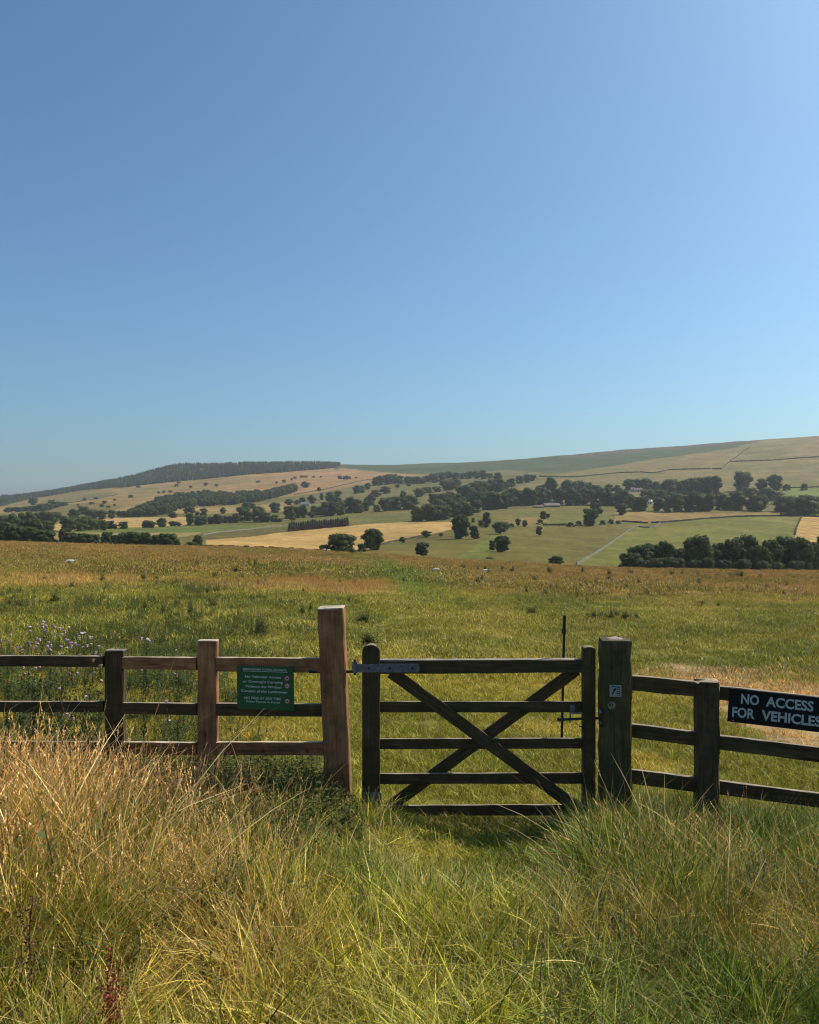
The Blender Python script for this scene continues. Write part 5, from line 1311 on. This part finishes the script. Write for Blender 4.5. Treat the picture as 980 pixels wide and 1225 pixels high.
cyl('latch_spring', P(693, 869, yB), P(699, 869.5, yB), .005, M['dark_steel'], gate)
cyl('latch_spring', P(697, 866, yB), P(697.5, 873, yB), .006, M['dark_steel'], gate)
kp = empty('latch_keeper', P(719, 853, 6.24)); tag(kp, 'galvanised catch plate fixed to the side of the mossy latch post', 'catch')
kb = bmesh.new(); box_bm(-.006, .012, -.02, .05, -.10, .03, kb); bm_obj('catch_plate', kb, M['dark_steel'], kp)
cyl('catch_ear', P(716.5, 849, 6.22), P(719, 853.5, 6.21), .012, M['galv'], kp)
cyl('catch_ear', P(718, 864, 6.22), P(719, 866.5, 6.21), .009, M['galv'], kp)

# --- small plates on the latch post
def flat(name, pts, m, parent, origin, xv, zv, off, t_=.0008):
    """thin printed shape: pts are (u, v) in metres in the plate's plane"""
    nrm = xv.cross(zv).normalized()           # towards the viewer (x right, z up -> -y)
    bm = bmesh.new(); f = bm.faces.new([bm.verts.new(xv*u+zv*v+nrm*off) for u, v in pts])
    r_ = bmesh.ops.extrude_face_region(bm, geom=[f]); bmesh.ops.translate(bm, verts=[g for g in r_['geom'] if isinstance(g, bmesh.types.BMVert)], vec=nrm*t_)
    bmesh.ops.recalc_face_normals(bm, faces=bm.faces)
    o = bm_obj(name, bm, m, parent); o.location = origin-(parent.location if parent else Vector()); return o
def rect(u0, u1, v0, v1): return [(u0, v0), (u1, v0), (u1, v1), (u0, v1)]
XV, ZV = Vector((math.cos(R(5)), -math.sin(R(5)), 0)), Vector((0, 0, 1))
def side_pt(px, py):      # point on the front face of the turned latch post
    x = (px-CX)/F*6.2; y = 6.222-(x-lp.location.x)*math.tan(R(5)); d = y
    return P(px, py, d-.012)
c = side_pt(736.5, 826.5)
wm = empty('waymark_plate', c); tag(wm, 'small square pale waymark plate with black arrow on the mossy latch post', 'sign')
s = .044
flat('plate', rect(-s, s, -s, s), M['plate'], wm, c, XV, ZV, 0, .004)
flat('arrow', [(-.030, -.026), (-.022, -.03), (-.004, .004), (.004, -.001), (.002, .026), (-.02, .012), (-.012, .008)], M['black_print'], wm, c, XV, ZV, .0045)
for u0, u1, v0, v1 in ((-.03, .0, .030, .036), (.006, .034, .026, .033), (.010, .016, .006, .020), (.022, .032, .008, .018), (.010, .034, -.006, 0), (.008, .016, -.022, -.012), (.020, .034, -.024, -.014), (.012, .032, -.034, -.03)):
    flat('print_mark', rect(u0, u1, v0, v1), M['black_print'], wm, c, XV, ZV, .0045)
c = side_pt(731.5, 843.5)
kn = empty('old_fixing', c); tag(kn, 'small pale lump with two dark holes below the waymark plate', 'fixing')
r_ = random.Random(4)
flat('lump', [(.03*math.cos(a)*(1+.2*r_.random()), .026*math.sin(a)*(1+.2*r_.random())) for a in [k*.57 for k in range(11)]], M['grey_top'], kn, c, XV, ZV, 0, .010)
for u, v in ((-.010, .002), (.008, .006)):
    flat('hole', [(u+.007*math.cos(k*.8), v+.008*math.sin(k*.8)) for k in range(8)], M['black_print'], kn, c, XV, ZV, .0102, .001)

# ------------------------------------------------------------------ signs with their writing
def text_mesh(s, size, bold=0, spacing=1.0):
    cu = bpy.data.curves.new('text', 'FONT'); cu.body = s; cu.size = size; cu.align_x = 'CENTER'; cu.align_y = 'CENTER'
    cu.offset = bold; cu.space_character = spacing; cu.resolution_u = 3; cu.extrude = .0006
    t_ = bpy.data.objects.new('text', cu); COL.objects.link(t_)
    dg = bpy.context.evaluated_depsgraph_get(); me = bpy.data.meshes.new_from_object(t_.evaluated_get(dg))
    bpy.data.objects.remove(t_); bpy.data.curves.remove(cu); return me
def lettering(s, parent, m, origin, xv, zv, u, v, height, width, bold=0, off=.003, name='lettering'):
    """fit the line to the given width and letter height"""
    me = text_mesh(s, 1.0, bold); co = np.zeros(len(me.vertices)*3, np.float32); me.vertices.foreach_get('co', co); co = co.reshape(-1, 3)
    lo, hi = co.min(0), co.max(0)
    co[:, 0] = (co[:, 0]-(lo[0]+hi[0])/2)/(hi[0]-lo[0])*width
    co[:, 1] = co[:, 1]*height/.70
    co[:, 2] *= 1.0
    nrm = xv.cross(zv).normalized(); Xv, Zv, Nv = (np.array(q[:]) for q in (xv, zv, nrm))
    out = (co[:, 0:1]+u)*Xv+(co[:, 1:2]+v)*Zv+(co[:, 2:3]+off)*Nv
    me.vertices.foreach_set('co', out.astype(np.float32).ravel()); me.materials.clear(); me.materials.append(m); me.update()
    o = obj(name, me, parent); o.location = origin-parent.location; o['label'] = 'words ' + s if len(s) > 1 else s; return o
# green notice
D_ = dl(318)-.006
d1_, d2_ = dl(284)-.008, dl(352)-.008
tl, tr, bl, br = P(284, 796.5, d1_), P(352, 798.5, d2_), P(283.7, 848, d1_), P(351.8, 849.5, d2_)
c = (tl+tr+bl+br)/4; xv = (tr-tl).normalized(); zv = Vector((0, 0, 1)); zv = (zv-xv*zv.dot(xv)).normalized(); hw = (tr-tl).length/2; hh_ = (tl-bl).length/2
gs = empty('notice_board', c); tag(gs, 'small dark green council notice with white writing fixed to the plank fence', 'sign')
flat('board', rect(-hw, hw, -hh_, hh_), M['green_sign'], gs, c, xv, zv, 0, .004)
k_ = D_/F      # metres per photo pixel
def gy(py): return (822.8-py)*k_
def gx(px): return (px-317.8)*k_
for s, y, hpx, x0, x1, b_ in (('MIDDLEHAM TOWN COUNCIL', 800.8, 2.3, 289.5, 346, .012), ('No Vehicular Access', 809.6, 2.9, 292, 338, .014), ('or Overnight Camping', 815.6, 2.9, 289.3, 340.5, .014),
                              ('Without the Written', 821.4, 2.9, 292, 338.5, .014), ('Consent of the Landowner', 827.0, 2.9, 286.7, 346.4, .014), ('NO FIRES AT ANY TIME', 835.4, 2.9, 291, 338, .012), ('Police Patrols in Force', 839.5, 2.4, 293, 336, .012)):
    lettering(s, gs, M['white_print'], c, xv, zv, gx((x0+x1)/2), gy(y), hpx*k_, (x1-x0)*k_, b_, .0042)
flat('underline', rect(gx(289), gx(346.8), gy(803.3), gy(802.8)), M['white_print'], gs, c, xv, zv, .0042)
def disc(r_, u, v, n=20): return [(u+r_*math.cos(k*2*math.pi/n), v+r_*math.sin(k*2*math.pi/n)) for k in range(n)]
for py, kind in ((810.3, 'car'), (819.2, 'tent'), (837.2, 'fire')):
    u, v = gx(345.8), gy(py)
    ic = flat('symbol', disc(.0215, u, v), M['red_print'], gs, c, xv, zv, .0042, .0006)
    flat('symbol_field', disc(.0155, u, v), M['white_print'], ic, c, xv, zv, .0050, .0006).location = (0, 0, 0)
    if kind == 'car': q = [(u-.011, v-.007), (u+.011, v-.007), (u+.011, v+.001), (u+.007, v+.007), (u-.007, v+.007), (u-.011, v+.001)]
    elif kind == 'tent': q = [(u-.010, v-.008), (u-.003, v-.008), (u, v-.001), (u+.003, v-.008), (u+.010, v-.008), (u, v+.010)]
    else: q = [(u-.008, v-.009), (u+.008, v-.009), (u+.008, v-.001), (u+.003, v+.003), (u, v+.011), (u-.004, v+.002), (u-.008, v-.001)]
    flat('pictogram', q, M['black_print'], ic, c, xv, zv, .0058, .0006).location = (0, 0, 0)
    flat('slash', [(u-.0145, v+.0115), (u-.0115, v+.0145), (u+.0145, v-.0115), (u+.0115, v-.0145)], M['red_print'], ic, c, xv, zv, .0066, .0006).location = (0, 0, 0)
for px, py in ((288, 806.5), (339.5, 807.3), (348.5, 799.5), (348.8, 830), (293, 846), (287.5, 799)):
    o = bolt(px, py, D_-.005, .0045, parent=gs, ploc=c)
# black notice
D_ = dr(930)+.008
tl, bl = P(872.6, 822.8, dr(872)+.008), P(870.2, 862.6, dr(872)+.008); tr = P(992, 835.5, dr(992)+.008)
xv = (tr-tl).normalized(); zv = (tl-bl).normalized(); wdt = (tr-tl).length; hgt = (tl-bl).length
c = bl+xv*wdt/2+zv*hgt/2
bs = empty('notice_board', c); tag(bs, 'black notice reading no access for vehicles on the sloping rail fence', 'sign')
flat('board', rect(-wdt/2, wdt/2, -hgt/2, hgt/2), M['black_sign'], bs, c, xv, zv, 0, .012)
sc = wdt/119.4
for s, x0, x1, v in (('NO', 886.8, 908.8, 9.2), ('ACCESS', 917.2, 973.5, 9.2), ('FOR', 876.9, 904.4, -9.3), ('VEHICLES', 912.8, 983.5, -9.3)):
    lettering(s, bs, M['grey_print'], c, xv, zv, ((x0+x1)/2-931.2)*sc, v*sc, 12.4*sc, (x1-x0)*sc, .030, .0125)
for u, v in ((-wdt/2+.04, -hgt/2+.012), (wdt/2-.04, hgt/2-.02)):
    flat('screw', disc(.004, u, v, 8), M['grey_print'], bs, c, xv, zv, .0125, .001)

# ------------------------------------------------------------------ air
bm = bmesh.new(); box_bm(-6500, 6500, -60, 8200, -70, 330, bm)
hm = bpy.data.materials.new('haze'); hm.use_nodes = True; t = hm.node_tree; t.nodes.clear()
out = t.nodes.new('ShaderNodeOutputMaterial'); pv = t.nodes.new('ShaderNodeVolumePrincipled')
pv.inputs['Color'].default_value = (.80, .88, 1, 1); pv.inputs['Density'].default_value = .00007; pv.inputs['Anisotropy'].default_value = .3
t.links.new(pv.outputs[0], out.inputs['Volume'])
hz = bm_obj('haze', bm, hm); tag(hz, 'thin blue haze lying over the valley', 'haze', kind='stuff')
print('TREES', NTREE, 'OBJECTS', len(S.objects))
